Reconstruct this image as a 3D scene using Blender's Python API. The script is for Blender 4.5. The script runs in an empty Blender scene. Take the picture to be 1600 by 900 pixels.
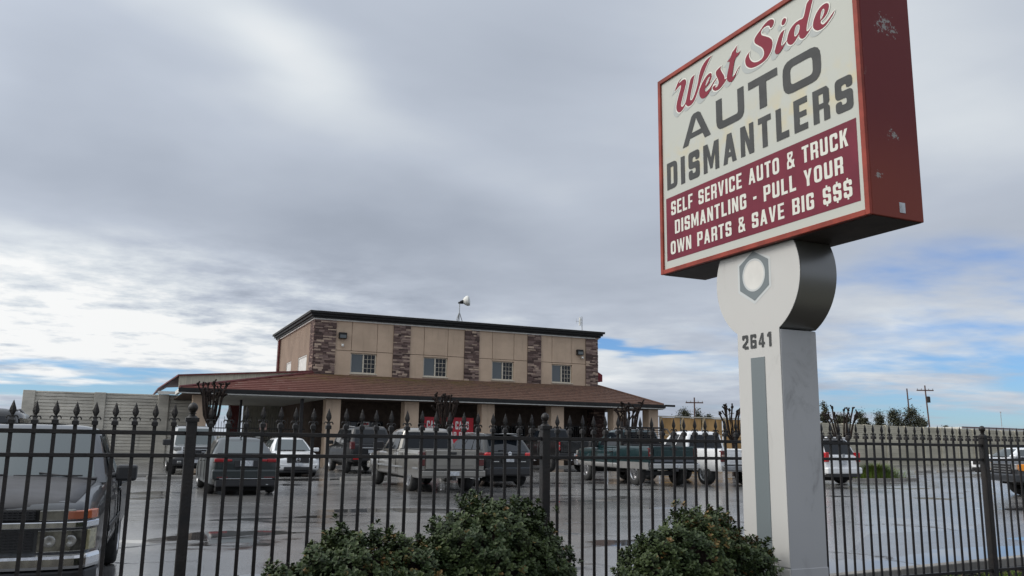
import bpy, bmesh, math, random
from mathutils import Vector, Matrix, Euler
from mathutils.geometry import tessellate_polygon
R = math.radians
random.seed(7)
SC = bpy.context.scene
COL = SC.collection

# ------------------------------------------------------------------ camera
cam = bpy.data.cameras.new('camera'); camo = bpy.data.objects.new('camera', cam); COL.objects.link(camo)
yaw, pitch, roll = R(24.5446), R(10.2644), R(.8445)
fw = Vector((math.sin(yaw)*math.cos(pitch), math.cos(yaw)*math.cos(pitch), math.sin(pitch)))
rt = Vector((math.cos(yaw), -math.sin(yaw), 0)); up = rt.cross(fw)
rt2 = rt*math.cos(roll) + up*math.sin(roll); up2 = rt2.cross(fw)
m = Matrix(((rt2.x, up2.x, -fw.x), (rt2.y, up2.y, -fw.y), (rt2.z, up2.z, -fw.z)))
camo.matrix_world = Matrix.Translation((0, 0, 1.52)) @ m.to_4x4()
cam.sensor_width = 36; cam.lens = 1307/1600*36; cam.clip_start = .1; cam.clip_end = 3000
SC.camera = camo

# ------------------------------------------------------------------ view, world, sun
SC.view_settings.view_transform = 'Standard'; SC.view_settings.look = 'None'
SC.view_settings.exposure = 0; SC.view_settings.gamma = 1; SC.view_settings.use_curve_mapping = False
SUN_AZ, SUN_EL = R(-70), R(38)
BG = .1
world = bpy.data.worlds.new('World'); SC.world = world; world.use_nodes = True
NT = world.node_tree; NT.nodes.clear()

class V:
    """operator sugar over math nodes of one tree"""
    def __init__(s, sock, nt): s.s, s.nt = sock, nt
    def _op(s, op, *o):
        n = s.nt.nodes.new('ShaderNodeMath'); n.operation = op
        for i, a in enumerate((s,)+o):
            if isinstance(a, V): s.nt.links.new(a.s, n.inputs[i])
            else: n.inputs[i].default_value = a
        return V(n.outputs[0], s.nt)
    def __add__(s, o): return s._op('ADD', o)
    __radd__ = __add__
    def __sub__(s, o): return s._op('SUBTRACT', o)
    def __mul__(s, o): return s._op('MULTIPLY', o)
    __rmul__ = __mul__
    def __truediv__(s, o): return s._op('DIVIDE', o)
    def clamp(s):
        v = s._op('ADD', 0.); v.s.node.use_clamp = True; return v
    def step(s, a, b):
        n = s.nt.nodes.new('ShaderNodeMapRange'); n.interpolation_type = 'SMOOTHSTEP'
        s.nt.links.new(s.s, n.inputs['Value'])
        n.inputs['From Min'].default_value = a; n.inputs['From Max'].default_value = b
        return V(n.outputs['Result'], s.nt)
def lnk(nt, a, b): nt.links.new(a.s if isinstance(a, V) else a, b)
def noise(nt, vec, scale, detail=5, rough=.55, dist=0.):
    n = nt.nodes.new('ShaderNodeTexNoise'); lnk(nt, vec, n.inputs['Vector'])
    n.inputs['Scale'].default_value = scale; n.inputs['Detail'].default_value = detail
    n.inputs['Roughness'].default_value = rough; n.inputs['Distortion'].default_value = dist
    return V(n.outputs['Fac'], nt)
def combine(nt, x, y, z):
    n = nt.nodes.new('ShaderNodeCombineXYZ')
    for i, a in enumerate((x, y, z)):
        if isinstance(a, V): nt.links.new(a.s, n.inputs[i])
        else: n.inputs[i].default_value = a
    return n.outputs[0]
def mixc(nt, f, a, b):
    n = nt.nodes.new('ShaderNodeMix'); n.data_type = 'RGBA'
    if isinstance(f, V): nt.links.new(f.s, n.inputs[0])
    else: n.inputs[0].default_value = f
    for i, c in ((6, a), (7, b)):
        if isinstance(c, (tuple, list)): n.inputs[i].default_value = (*c[:3], 1)
        else: nt.links.new(c, n.inputs[i])
    return n.outputs[2]

def build_sky():
    nt = NT
    tc = nt.nodes.new('ShaderNodeTexCoord')
    sp = nt.nodes.new('ShaderNodeSeparateXYZ'); nt.links.new(tc.outputs['Generated'], sp.inputs[0])
    x, y, z = (V(sp.outputs[i], nt) for i in range(3))
    az = x._op('ARCTAN2', y)*57.2958; el = z._op('ARCSINE')*57.2958
    zz = z._op('MAXIMUM', 0.)
    px, py = x/(zz+.09), y/(zz+.09)
    p = combine(nt, px, py, 0.)
    nl = noise(nt, p, .55, 5, .5, .4)
    nm = noise(nt, combine(nt, px*.9+py*.35, py*.6+5., 2.), .9, 5, .5, .5)
    nf = noise(nt, combine(nt, px, py+9., 4.), 3.6, 6, .6)
    w1 = (noise(nt, combine(nt, px, py, 7.), .9, 4, .5)-.5)
    w2 = (noise(nt, combine(nt, px, py, 13.), .9, 4, .5)-.5)
    az2 = az + w1*22.; el2 = el + w2*7.
    def G(a, e, wa, we, A=az2, E=el2):
        d = ((A-a)/wa)*((A-a)/wa) + ((E-e)/we)*((E-e)/we)
        return (d*-1.)._op('EXPONENT')
    t = nl*.80 + nm*.34 - .12
    t = t + G(-7., 8.6, 12., 3.0)*.40 + G(-3., 5.2, 15., 1.9)*.44 + G(14., 4.6, 12., 1.8)*.3
    t = t + (nf-.5)*(G(-2., 6.2, 22., 4.2)*2.3 + .05)
    t = t + G(-1., 27.5, 6., 2.6)*.16 + G(5., 25.2, 5., 2.2)*.30 + G(10., 22.8, 5., 2.2)*.30 + G(17., 20., 7., 2.2)*.16 + G(25., 17.5, 8., 2.)*.10 + G(46., 27., 16., 10.)*.30 + G(50., 8., 14., 5.)*.12
    t = t - G(14., 13.6, 15., 3.)*.22 - G(-3., 17., 9., 3.2)*.24 - G(-9., 23., 6., 4.)*.14 - G(24., 24.5, 9., 4.)*.12 - G(40., 16., 10., 4.)*.06
    t = t + G(40., 5.2, 16., 1.2)*.3 + (nf-.5)*G(46., 5., 18., 3.5)*.45
    # bright veil round the hidden sun, off to the left of the street
    t = t + G(-80., 36., 50., 34., az, el)*1.25 + G(0., 80., 400., 30., az, el)*.15
    t = t.clamp()._op('MULTIPLY', 1.)
    ramp = nt.nodes.new('ShaderNodeValToRGB'); lnk(nt, t, ramp.inputs[0])
    cr = ramp.color_ramp; cr.elements[0].position = 0; cr.elements[0].color = (.295, .335, .40, 1)
    cr.elements[1].position = 1; cr.elements[1].color = (.90, .91, .91, 1)
    for pos, c in ((.25, (.365, .41, .49)), (.5, (.485, .535, .62)), (.75, (.68, .725, .77))):
        e = cr.elements.new(pos); e.color = (*c, 1)
    # the sun behind cloud is brighter than paper white
    sun_boost = G(-85., 38., 50., 30., az, el)*1.5 + el.step(32., 62.)*.75 + 1.
    # breaks in the cover
    thin = az.step(26., 44.)*el.step(15., 5.)
    gap = G(2., 3.0, 13., 1.25)*.95 + G(32., 6.2, 4.5, .55)*.85 + G(54., 3.2, 15., 2.8)*.42 + G(57., 10., 7., 2.)*.22 + G(50., 9., 14., 4.)*.18
    nmix = noise(nt, combine(nt, px*.7, py*.9, 21.), 1.5, 5, .55)
    cover = ((nmix-.5)*3.6*(gap+thin*.3)._op('MINIMUM', 1.) + 1.05 - gap - thin*.24).clamp()
    cover = cover.step(.15, .85)
    sky = nt.nodes.new('ShaderNodeTexSky'); sky.sky_type = 'NISHITA'; sky.sun_disc = False
    sky.sun_elevation = SUN_EL; sky.sun_rotation = SUN_AZ
    sky.air_density = 1; sky.dust_density = .3; sky.ozone_density = 1.5
    blue = nt.nodes.new('ShaderNodeVectorMath'); blue.operation = 'MULTIPLY'
    nt.links.new(sky.outputs[0], blue.inputs[0]); blue.inputs[1].default_value = (.56, .82, 1.26)
    cl = nt.nodes.new('ShaderNodeVectorMath'); cl.operation = 'SCALE'
    nt.links.new(ramp.outputs[0], cl.inputs[0]); lnk(nt, sun_boost*(1/BG), cl.inputs['Scale'])
    col = mixc(nt, cover, blue.outputs[0], cl.outputs[0])
    bg = nt.nodes.new('ShaderNodeBackground'); nt.links.new(col, bg.inputs[0]); bg.inputs[1].default_value = BG
    out = nt.nodes.new('ShaderNodeOutputWorld'); nt.links.new(bg.outputs[0], out.inputs[0])
build_sky()
world.cycles.sampling_method = 'MANUAL'; world.cycles.sample_map_resolution = 512

sl = bpy.data.lights.new('sun', 'SUN'); sl.energy = 1.3; sl.angle = R(22); sl.color = (1, .94, .86)
so = bpy.data.objects.new('sun', sl); COL.objects.link(so)
sd = Vector((math.sin(SUN_AZ)*math.cos(SUN_EL), math.cos(SUN_AZ)*math.cos(SUN_EL), math.sin(SUN_EL)))
so.rotation_euler = (-sd).to_track_quat('-Z', 'Y').to_euler(); so.location = sd*40

# ------------------------------------------------------------------ materials
def mat(name, col, rough=.6, metal=0., coat=0., spec=.5, var=0., vscale=4., bump=0., bscale=40., col2=None, coords='Object', rvar=0., stretch=(1, 1, 1)):
    m = bpy.data.materials.new(name); m.use_nodes = True; nt = m.node_tree
    b = nt.nodes['Principled BSDF']
    b.inputs['Base Color'].default_value = (*col, 1); b.inputs['Roughness'].default_value = rough
    b.inputs['Metallic'].default_value = metal; b.inputs['Coat Weight'].default_value = coat
    b.inputs['Coat Roughness'].default_value = .04; b.inputs['Specular IOR Level'].default_value = spec
    tc = nt.nodes.new('ShaderNodeTexCoord')
    mp = nt.nodes.new('ShaderNodeMapping'); nt.links.new(tc.outputs[coords], mp.inputs[0]); mp.inputs['Scale'].default_value = stretch
    vec = mp.outputs[0]
    if var or col2:
        f = noise(nt, vec, vscale, 6, .62)
        c2 = col2 or tuple(max(0, c*(1-var)) for c in col); c1 = col if col2 else tuple(min(1, c*(1+var)) for c in col)
        nt.links.new(mixc(nt, f.step(.32, .68), c1, c2), b.inputs['Base Color'])
    if rvar:
        f = noise(nt, vec, vscale*1.7, 5, .6)
        lnk(nt, ((f-.5)*2.*rvar+rough).clamp(), b.inputs['Roughness'])
    if bump:
        bn = nt.nodes.new('ShaderNodeBump'); bn.inputs['Strength'].default_value = bump; bn.inputs['Distance'].default_value = .02
        lnk(nt, noise(nt, vec, bscale, 6, .65), bn.inputs['Height']); nt.links.new(bn.outputs[0], b.inputs['Normal'])
    return m
def nodes_of(m):
    nt = m.node_tree; tc = [n for n in nt.nodes if n.type == 'TEX_COORD'][0]
    return nt, nt.nodes['Principled BSDF'], tc

M = {}
M['iron'] = mat('iron', (.009, .009, .010), .42, .0, .0, .38, 0, 7, .25, 70, rvar=.14, col2=(.020, .016, .0145))
M['rubber'] = mat('rubber', (.022, .022, .022), .75, var=.4, vscale=12)
M['black_plastic'] = mat('black_plastic', (.018, .018, .02), .45)
M['chrome'] = mat('chrome', (.72, .72, .73), .13, 1.)
M['alloy'] = mat('alloy', (.50, .50, .51), .3, 1.)
M['dull_metal'] = mat('dull_metal', (.36, .37, .38), .42, .8, var=.2)
M['glass_dark'] = mat('glass_dark', (.006, .008, .011), .04, 0, 0, .42)
M['glass_mid'] = mat('glass_mid', (.05, .062, .066), .05, 0, 0, 1.)
M['glass_clear'] = mat('glass_clear', (.050, .064, .066), .06, 0, 0, .7)
M['lamp_red'] = mat('lamp_red', (.42, .012, .016), .18, 0, .6)
M['lamp_dark_red'] = mat('lamp_dark_red', (.085, .012, .013), .2, 0, .6)
M['lamp_amber'] = mat('lamp_amber', (.36, .12, .07), .2, 0, .6)
M['lamp_orange'] = mat('lamp_orange', (.85, .30, .02), .25, 0, .5)
M['lamp_mid_red'] = mat('lamp_mid_red', (.26, .010, .014), .18, 0, .5)
M['lamp_yellowed'] = mat('lamp_yellowed', (.36, .33, .20), .15, .2, .8, var=.3, vscale=20)
M['lamp_marker'] = mat('lamp_marker', (.50, .13, .05), .2, 0, .6)
M['lamp_clear'] = mat('lamp_clear', (.34, .34, .33), .1, .5, .8, var=.35, vscale=14)
M['lamp_smoke'] = mat('lamp_smoke', (.15, .145, .125), .12, .5, 1., var=.6, vscale=9)
M['plate'] = mat('plate', (.42, .44, .47), .4, var=.3, vscale=16)
M['void'] = mat('void', (.006, .006, .006), .9)
def paint(n, c, metal=.35, rough=.32, coat=.9): return mat(n, c, rough, metal, coat, .5, .06, 3., rvar=.06)
M['p_charcoal'] = paint('p_charcoal', (.030, .033, .038), .15, .36, .55); M['p_black'] = paint('p_black', (.004, .0045, .0055), .05, .35, .28)
M['p_green_grey'] = paint('p_green_grey', (.014, .020, .021), .15, .3, .5); M['p_white'] = paint('p_white', (.72, .73, .74), 0., .3)
M['p_silver'] = paint('p_silver', (.48, .485, .49), .6); M['p_pewter'] = paint('p_pewter', (.265, .250, .225), .65, .3)
M['p_teal'] = paint('p_teal', (.004, .028, .033), .4); M['p_lower_silver'] = paint('p_lower_silver', (.40, .395, .385), .6)
M['p_dim_silver'] = paint('p_dim_silver', (.27, .275, .28), .5); M['p_slate'] = paint('p_slate', (.10, .11, .13), .5)
M['hood_dull'] = mat('hood_dull', (.043, .041, .043), .5, .1, .12, .4, .22, 1.6, rvar=.14)
M['sign_face'] = mat('sign_face', (.56, .56, .49), .4, spec=.3)
M['white_wall'] = mat('white_wall', (.62, .61, .58), .55, var=.06)
def sign_face_nodes():
    m = M['sign_face']; nt, b, tc = nodes_of(m)
    sp = nt.nodes.new('ShaderNodeSeparateXYZ'); nt.links.new(tc.outputs['Object'], sp.inputs[0])
    z = V(sp.outputs[2], nt)
    band = z.step(.78, 1.0)*z.step(1.36, 1.05)     # yellowed strip of old adhesive behind the third line of lettering
    f = noise(nt, tc.outputs['Object'], 5.5, 4, .5).step(.42, .66)*band
    c = mixc(nt, f*.75, (.462, .475, .435), (.53, .47, .31))
    c = mixc(nt, noise(nt, tc.outputs['Object'], 1.4, 6, .6).step(.3, .8)*.16, c, (.40, .41, .38))
    nt.links.new(c, b.inputs['Base Color'])
sign_face_nodes()
M['sign_red'] = mat('sign_red', (.150, .018, .036), .5, spec=.2, var=.14, vscale=2.5)
M['sign_grey_ink'] = mat('sign_grey_ink', (.060, .062, .063), .55, spec=.2, var=.12, vscale=5)
M['sign_white_ink'] = mat('sign_white_ink', (.62, .62, .56), .45)
M['script_red'] = mat('script_red', (.20, .018, .036), .5, spec=.2, var=.08)
M['script_shade'] = mat('script_shade', (.36, .385, .375), .45)
M['script_white'] = mat('script_white', (.66, .66, .61), .45)
M['cab_red'] = mat('cab_red', (.23, .042, .032), .55, spec=.22)
def cabinet_nodes():
    m = M['cab_red']; nt, b, tc = nodes_of(m); o = tc.outputs['Object']
    sp = nt.nodes.new('ShaderNodeSeparateXYZ'); nt.links.new(o, sp.inputs[0])
    X, Y, Z = (V(sp.outputs[i], nt) for i in range(3))
    low = Z.step(.9, .1)                                # the lower half shifts towards orange
    big = noise(nt, o, 1.3, 5, .6)
    c = mixc(nt, (low*.8+big*.5-.25).clamp(), (.135, .024, .026), (.205, .046, .030))
    fl = noise(nt, o, 30., 8, .70); patch = None
    for (px, pz, r) in ((.17, 1.74, .20), (.25, 1.47, .24), (.34, 1.44, .13), (.27, .62, .14), (.28, 1.95, .18), (.10, .30, .10)):
        d = ((X-px)*(X-px)*1.4 + (Z-pz)*(Z-pz)*1.6)._op('SQRT')
        g = d.step(r, 0.)
        patch = g if patch is None else patch._op('MAXIMUM', g)
    pm = (patch*.95 + (fl-.5)*4.2 - .82).step(.0, .12)*Y.step(.15, .02)
    c = mixc(nt, pm*.8, c, (.30, .31, .30))
    edge = noise(nt, o, 8., 6, .7).step(.60, .68)*X.step(.05, .02)
    c = mixc(nt, edge*.5, c, (.33, .31, .28))
    nt.links.new(c, b.inputs['Base Color'])
cabinet_nodes()
M['cab_under'] = mat('cab_under', (.035, .026, .026), .7, var=.3)
M['frame_red'] = mat('frame_red', (.235, .040, .026), .5, spec=.25, var=.28, vscale=3.5, rvar=.1)
def smudged(name, col, dark, rough):
    m = mat(name, col, rough, spec=.4); nt, b, tc = nodes_of(m); o = tc.outputs['Object']
    mp = nt.nodes.new('ShaderNodeMapping'); nt.links.new(o, mp.inputs[0]); mp.inputs['Scale'].default_value = (1, 1.6, .55); mp.inputs['Rotation'].default_value = (.5, .3, 0)
    f = noise(nt, mp.outputs[0], 2.6, 7, .66, 1.1).step(.54, .76)
    g = noise(nt, o, .9, 4, .5).step(.3, .7)
    c = mixc(nt, f*.7, col, dark); c = mixc(nt, g*.16, c, dark)
    nt.links.new(c, b.inputs['Base Color']); return m
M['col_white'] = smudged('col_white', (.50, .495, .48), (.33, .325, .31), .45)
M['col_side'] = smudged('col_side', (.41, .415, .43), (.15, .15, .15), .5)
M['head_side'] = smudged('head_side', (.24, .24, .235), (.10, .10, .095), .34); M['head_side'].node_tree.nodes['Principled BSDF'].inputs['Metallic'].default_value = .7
M['emblem_grey'] = mat('emblem_grey', (.145, .170, .180), .45)
M['emblem_pale'] = mat('emblem_pale', (.50, .52, .52), .45)
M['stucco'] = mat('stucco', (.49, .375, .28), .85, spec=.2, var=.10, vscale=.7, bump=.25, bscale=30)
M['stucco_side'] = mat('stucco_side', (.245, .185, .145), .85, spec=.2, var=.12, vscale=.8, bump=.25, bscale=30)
M['stucco_dark'] = mat('stucco_dark', (.085, .064, .052), .9, spec=.15, var=.2)  # darker than the tan stucco, deep porch shade put into the colour
M['cornice'] = mat('cornice', (.014, .014, .014), .55, spec=.3, var=.25)
M['pale_trim'] = mat('pale_trim', (.60, .60, .57), .5, var=.1)
M['win_frame'] = mat('win_frame', (.55, .50, .41), .5)
M['fascia'] = mat('fascia', (.40, .37, .30), .6, var=.12, vscale=1.2, stretch=(4, 1, 1))
M['red_trim'] = mat('red_trim', (.11, .018, .018), .5, var=.2)
M['awning'] = mat('awning', (.16, .015, .022), .7, var=.2)
M['ceil'] = mat('ceil', (.40, .40, .37), .6, var=.1)
M['corrug'] = mat('corrug', (.40, .39, .34), .55, .1, var=.1)
M['concrete'] = mat('concrete', (.21, .20, .185), .8, var=.25, vscale=2.2, bump=.3, bscale=25)
M['banner_red'] = mat('banner_red', (.46, .02, .035), .55, var=.08)
M['white_ink'] = mat('white_ink', (.75, .74, .72), .5)
M['precast'] = mat('precast', (.47, .435, .345), .85, spec=.2, var=.16, vscale=.5, bump=.4, bscale=14, stretch=(.5, .5, 1.6))
M['precast_grey'] = mat('precast_grey', (.47, .445, .39), .85, spec=.2, var=.26, vscale=.9, bump=1., bscale=9, stretch=(.4, .4, 1.8))
M['board'] = mat('board', (.40, .245, .105), .75, spec=.2, var=.24, vscale=1.3, stretch=(1, 1, .35))
M['board_pale'] = mat('board_pale', (.48, .38, .24), .75, spec=.2)
M['bark'] = mat('bark', (.020, .014, .012), .9, spec=.2, var=.45, vscale=8, bump=.6, bscale=25)
M['pole_wood'] = mat('pole_wood', (.085, .048, .040), .85, var=.3)
M['soil'] = mat('soil', (.030, .023, .017), .95, spec=.2, var=.5, vscale=7, bump=1., bscale=22)
M['stone'] = None
def stone_nodes():
    m = mat('ledgestone', (.12, .08, .07), .85, spec=.2); M['stone'] = m
    nt, b, tc = nodes_of(m); o = tc.outputs['Object']
    sp = nt.nodes.new('ShaderNodeSeparateXYZ'); nt.links.new(o, sp.inputs[0])
    X, Y, Z = (V(sp.outputs[i], nt) for i in range(3))
    def course(h, w, seed):
        br = nt.nodes.new('ShaderNodeTexBrick'); nt.links.new(combine(nt, X+Y+seed, Z, 0.), br.inputs[0])
        br.inputs['Scale'].default_value = 1; br.inputs['Brick Width'].default_value = w; br.inputs['Row Height'].default_value = h
        br.inputs['Mortar Size'].default_value = .014; br.inputs['Mortar Smooth'].default_value = .3; br.inputs['Bias'].default_value = -.15
        br.inputs['Color1'].default_value = (0, 0, 0, 1); br.inputs['Color2'].default_value = (1, 1, 1, 1); br.inputs['Mortar'].default_value = (.25, .25, .25, 1)
        br.offset_frequency = 2; br.squash = .8; br.squash_frequency = 3
        return br
    b1 = course(.082, .36, 0.); b2 = course(.164, .52, 3.7)
    pick = noise(nt, combine(nt, X*.8, Y*.8, Z*1.3), 1.8, 2, .4).step(.5, .52)
    v = mixc(nt, pick, b1.outputs[0], b2.outputs[0]); mo = pick*V(b2.outputs[1], nt) + (pick*-1.+1.)*V(b1.outputs[1], nt)
    ramp = nt.nodes.new('ShaderNodeValToRGB'); nt.links.new(v, ramp.inputs[0])
    cr = ramp.color_ramp; cr.elements[0].color = (.085, .058, .054, 1); cr.elements[1].color = (.46, .36, .28, 1)
    for p, c in ((.35, (.13, .082, .076)), (.6, (.19, .13, .115)), (.8, (.28, .20, .165))):
        e = cr.elements.new(p); e.color = (*c, 1)
    c = mixc(nt, mo, ramp.outputs[0], (.030, .024, .022))
    nt.links.new(c, b.inputs['Base Color'])
    bp = nt.nodes.new('ShaderNodeBump'); bp.inputs['Strength'].default_value = .9; bp.inputs['Distance'].default_value = .03
    lnk(nt, (mo*-1.+1.)*.6 + noise(nt, o, 25., 5, .6)*.4, bp.inputs['Height']); nt.links.new(bp.outputs[0], b.inputs['Normal'])
stone_nodes()
def stone_block_nodes():
    m = mat('stone_block', (.12, .08, .07), .85, spec=.2, bump=.6, bscale=18); M['stone_block'] = m; nt, b, tc = nodes_of(m)
    a = nt.nodes.new('ShaderNodeAttribute'); a.attribute_name = 'tone'
    f = noise(nt, tc.outputs['Object'], 7., 5, .6)
    ramp = nt.nodes.new('ShaderNodeValToRGB'); lnk(nt, (V(a.outputs['Fac'], nt)+(f-.5)*.35).clamp(), ramp.inputs[0])
    cr = ramp.color_ramp; cr.elements[0].color = (.075, .054, .050, 1); cr.elements[1].color = (.50, .39, .30, 1)
    for p, c in ((.3, (.13, .088, .080)), (.55, (.20, .145, .130)), (.8, (.31, .235, .195))):
        e = cr.elements.new(p); e.color = (*c, 1)
    nt.links.new(ramp.outputs[0], b.inputs['Base Color'])
stone_block_nodes()
def stains(m, dark, amt):
    nt, b, tc = nodes_of(m); sock = b.inputs['Base Color'].links[0].from_socket
    mp = nt.nodes.new('ShaderNodeMapping'); nt.links.new(tc.outputs['Object'], mp.inputs[0]); mp.inputs['Scale'].default_value = (2.6, 2.6, .22)
    f = noise(nt, mp.outputs[0], 1.5, 6, .65).step(.54, .78)
    nt.links.new(mixc(nt, f*amt, sock, dark), b.inputs['Base Color'])
stains(M['stucco'], (.26, .20, .155), .6); stains(M['precast_grey'], (.25, .235, .20), .6); stains(M['precast'], (.28, .26, .21), .5)
def tile_nodes():
    m = mat('roof_tile', (.15, .068, .045), .75, spec=.3); M['tile'] = m
    nt, b, tc = nodes_of(m); o = tc.outputs['Object']
    sp = nt.nodes.new('ShaderNodeSeparateXYZ'); nt.links.new(o, sp.inputs[0])
    X, Y, Z = (V(sp.outputs[i], nt) for i in range(3))
    f = noise(nt, combine(nt, X*3., Y*3., 0.), 2.2, 4, .6)
    leftred = X.step(-3., -14.)
    c = mixc(nt, f.step(.3, .7), (.135, .072, .050), (.080, .046, .034))
    c = mixc(nt, leftred*.8, c, (.135, .042, .034))
    moss = Z.step(4.2, 4.8)*noise(nt, combine(nt, X*.6, Y, Z*3.), 2., 5, .6).step(.40, .62)*X.step(10., -4.)
    c = mixc(nt, moss*.6, c, (.115, .085, .022))
    nt.links.new(c, b.inputs['Base Color'])
tile_nodes()
def asphalt_nodes():
    m = mat('wet_asphalt', (.05, .05, .052), .3); M['asphalt'] = m
    nt, b, tc = nodes_of(m); o = tc.outputs['Object']
    big = noise(nt, o, .16, 5, .55, .5); mid = noise(nt, o, .75, 5, .6, .3); fine = noise(nt, o, 55., 4, .7)
    sp = nt.nodes.new('ShaderNodeSeparateXYZ'); nt.links.new(o, sp.inputs[0])
    X, Y = V(sp.outputs[0], nt), V(sp.outputs[1], nt)
    st = noise(nt, combine(nt, X*.12, Y*.9, 3.), 1.1, 5, .6, .4)
    wet = (big*.55 + mid*.25 + st*.35 - .1).step(.38, .62)
    # the low gutter along the kerb stands full of water
    kerb = (Y - X*.096 - 6.69)
    gutter = (kerb + (mid-.5)*1.3).step(1.30, 1.05)
    pud = (noise(nt, combine(nt, X*.30, Y*.55, 8.), .9, 4, .5, .3)).step(.60, .635)
    water = gutter._op('MAXIMUM', pud)
    c = mixc(nt, wet, (.185, .182, .178), (.085, .085, .086))
    c = mixc(nt, noise(nt, o, 3.2, 5, .6).step(.55, .75)*.4, c, (.21, .205, .195))
    patch = nt.nodes.new('ShaderNodeTexVoronoi'); patch.distance = 'CHEBYCHEV'; patch.inputs['Scale'].default_value = .11; patch.inputs['Randomness'].default_value = .9
    wb = noise(nt, o, .8, 4, .6); lnk(nt, combine(nt, X+wb*.5, Y*1.3+wb*.5, 0.), patch.inputs['Vector'])
    pv = nt.nodes.new('ShaderNodeSeparateColor'); nt.links.new(patch.outputs['Color'], pv.inputs[0])
    pt = V(pv.outputs[0], nt); c = mixc(nt, pt.step(.55, .60)*.45, c, (.075, .074, .074)); c = mixc(nt, pt.step(.22, .18)*.35, c, (.24, .235, .225))
    oil = noise(nt, combine(nt, X*1.0, Y*.55, 31.), 1.5, 3, .5).step(.66, .76)
    c = mixc(nt, oil*.6, c, (.035, .033, .033))
    grit = noise(nt, o, 120., 2, .6); c = mixc(nt, grit.step(.60, .72)*.35, c, (.30, .29, .28)); c = mixc(nt, grit.step(.38, .28)*.4, c, (.04, .04, .04))
    cr = nt.nodes.new('ShaderNodeTexVoronoi'); cr.feature = 'DISTANCE_TO_EDGE'; cr.inputs['Scale'].default_value = .16
    wob = noise(nt, o, 1.1, 5, .6); lnk(nt, combine(nt, X+wob*1.6, Y*1.5+wob*2.2, 0.), cr.inputs['Vector'])
    crack = V(cr.outputs['Distance'], nt).step(.0095, .0025)*noise(nt, o, .35, 3, .5).step(.42, .52)
    c = mixc(nt, water*.8, c, (.028, .028, .029))
    c = mixc(nt, crack*.85, c, (.012, .012, .012))
    nt.links.new(c, b.inputs['Base Color'])
    rough = (wet*-.10 + .21 + pt*.05 + (fine-.5)*.09)*(water*-1.+1.) + water*.025
    lnk(nt, (rough + crack*.4).clamp(), b.inputs['Roughness'])
    b.inputs['Specular IOR Level'].default_value = .85
    bp = nt.nodes.new('ShaderNodeBump'); bp.inputs['Distance'].default_value = .006
    lnk(nt, (water*-1.+1.)*.15 + .008, bp.inputs['Strength'])
    wave = noise(nt, combine(nt, X*.5, Y*1.6, 2.), 2.6, 4, .6)
    lnk(nt, fine*.7 + noise(nt, o, 9., 4, .6)*.7 + wave*2.5, bp.inputs['Height']); nt.links.new(bp.outputs[0], b.inputs['Normal'])
asphalt_nodes()
def leaf_mat(name, c1, c2, rough=.48):
    m = mat(name, c1, rough, spec=.28); nt, b, tc = nodes_of(m)
    a = nt.nodes.new('ShaderNodeAttribute'); a.attribute_name = 'tone'
    ramp = nt.nodes.new('ShaderNodeValToRGB'); nt.links.new(a.outputs['Fac'], ramp.inputs[0])
    cr = ramp.color_ramp; cr.elements[0].color = (*c1, 1); cr.elements[1].color = (*c2, 1)
    e = cr.elements.new(.88); e.color = (*[x*.4+y*.6 for x, y in zip(c1, c2)], 1)
    e = cr.elements.new(.93); e.color = (.16, .085, .030, 1)
    e = cr.elements.new(1.); e.color = (.11, .050, .022, 1)
    cr.elements[1].position = .86 if cr.elements[1].position > .9 else cr.elements[1].position
    nt.links.new(ramp.outputs[0], b.inputs['Base Color'])
    b.inputs['Subsurface Weight'].default_value = 0
    return m
M['leaf'] = leaf_mat('leaf', (.022, .038, .014), (.074, .098, .030))
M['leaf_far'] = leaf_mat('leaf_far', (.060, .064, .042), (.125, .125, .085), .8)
M['grass'] = leaf_mat('grass', (.075, .125, .020), (.17, .24, .045), .6)

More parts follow.
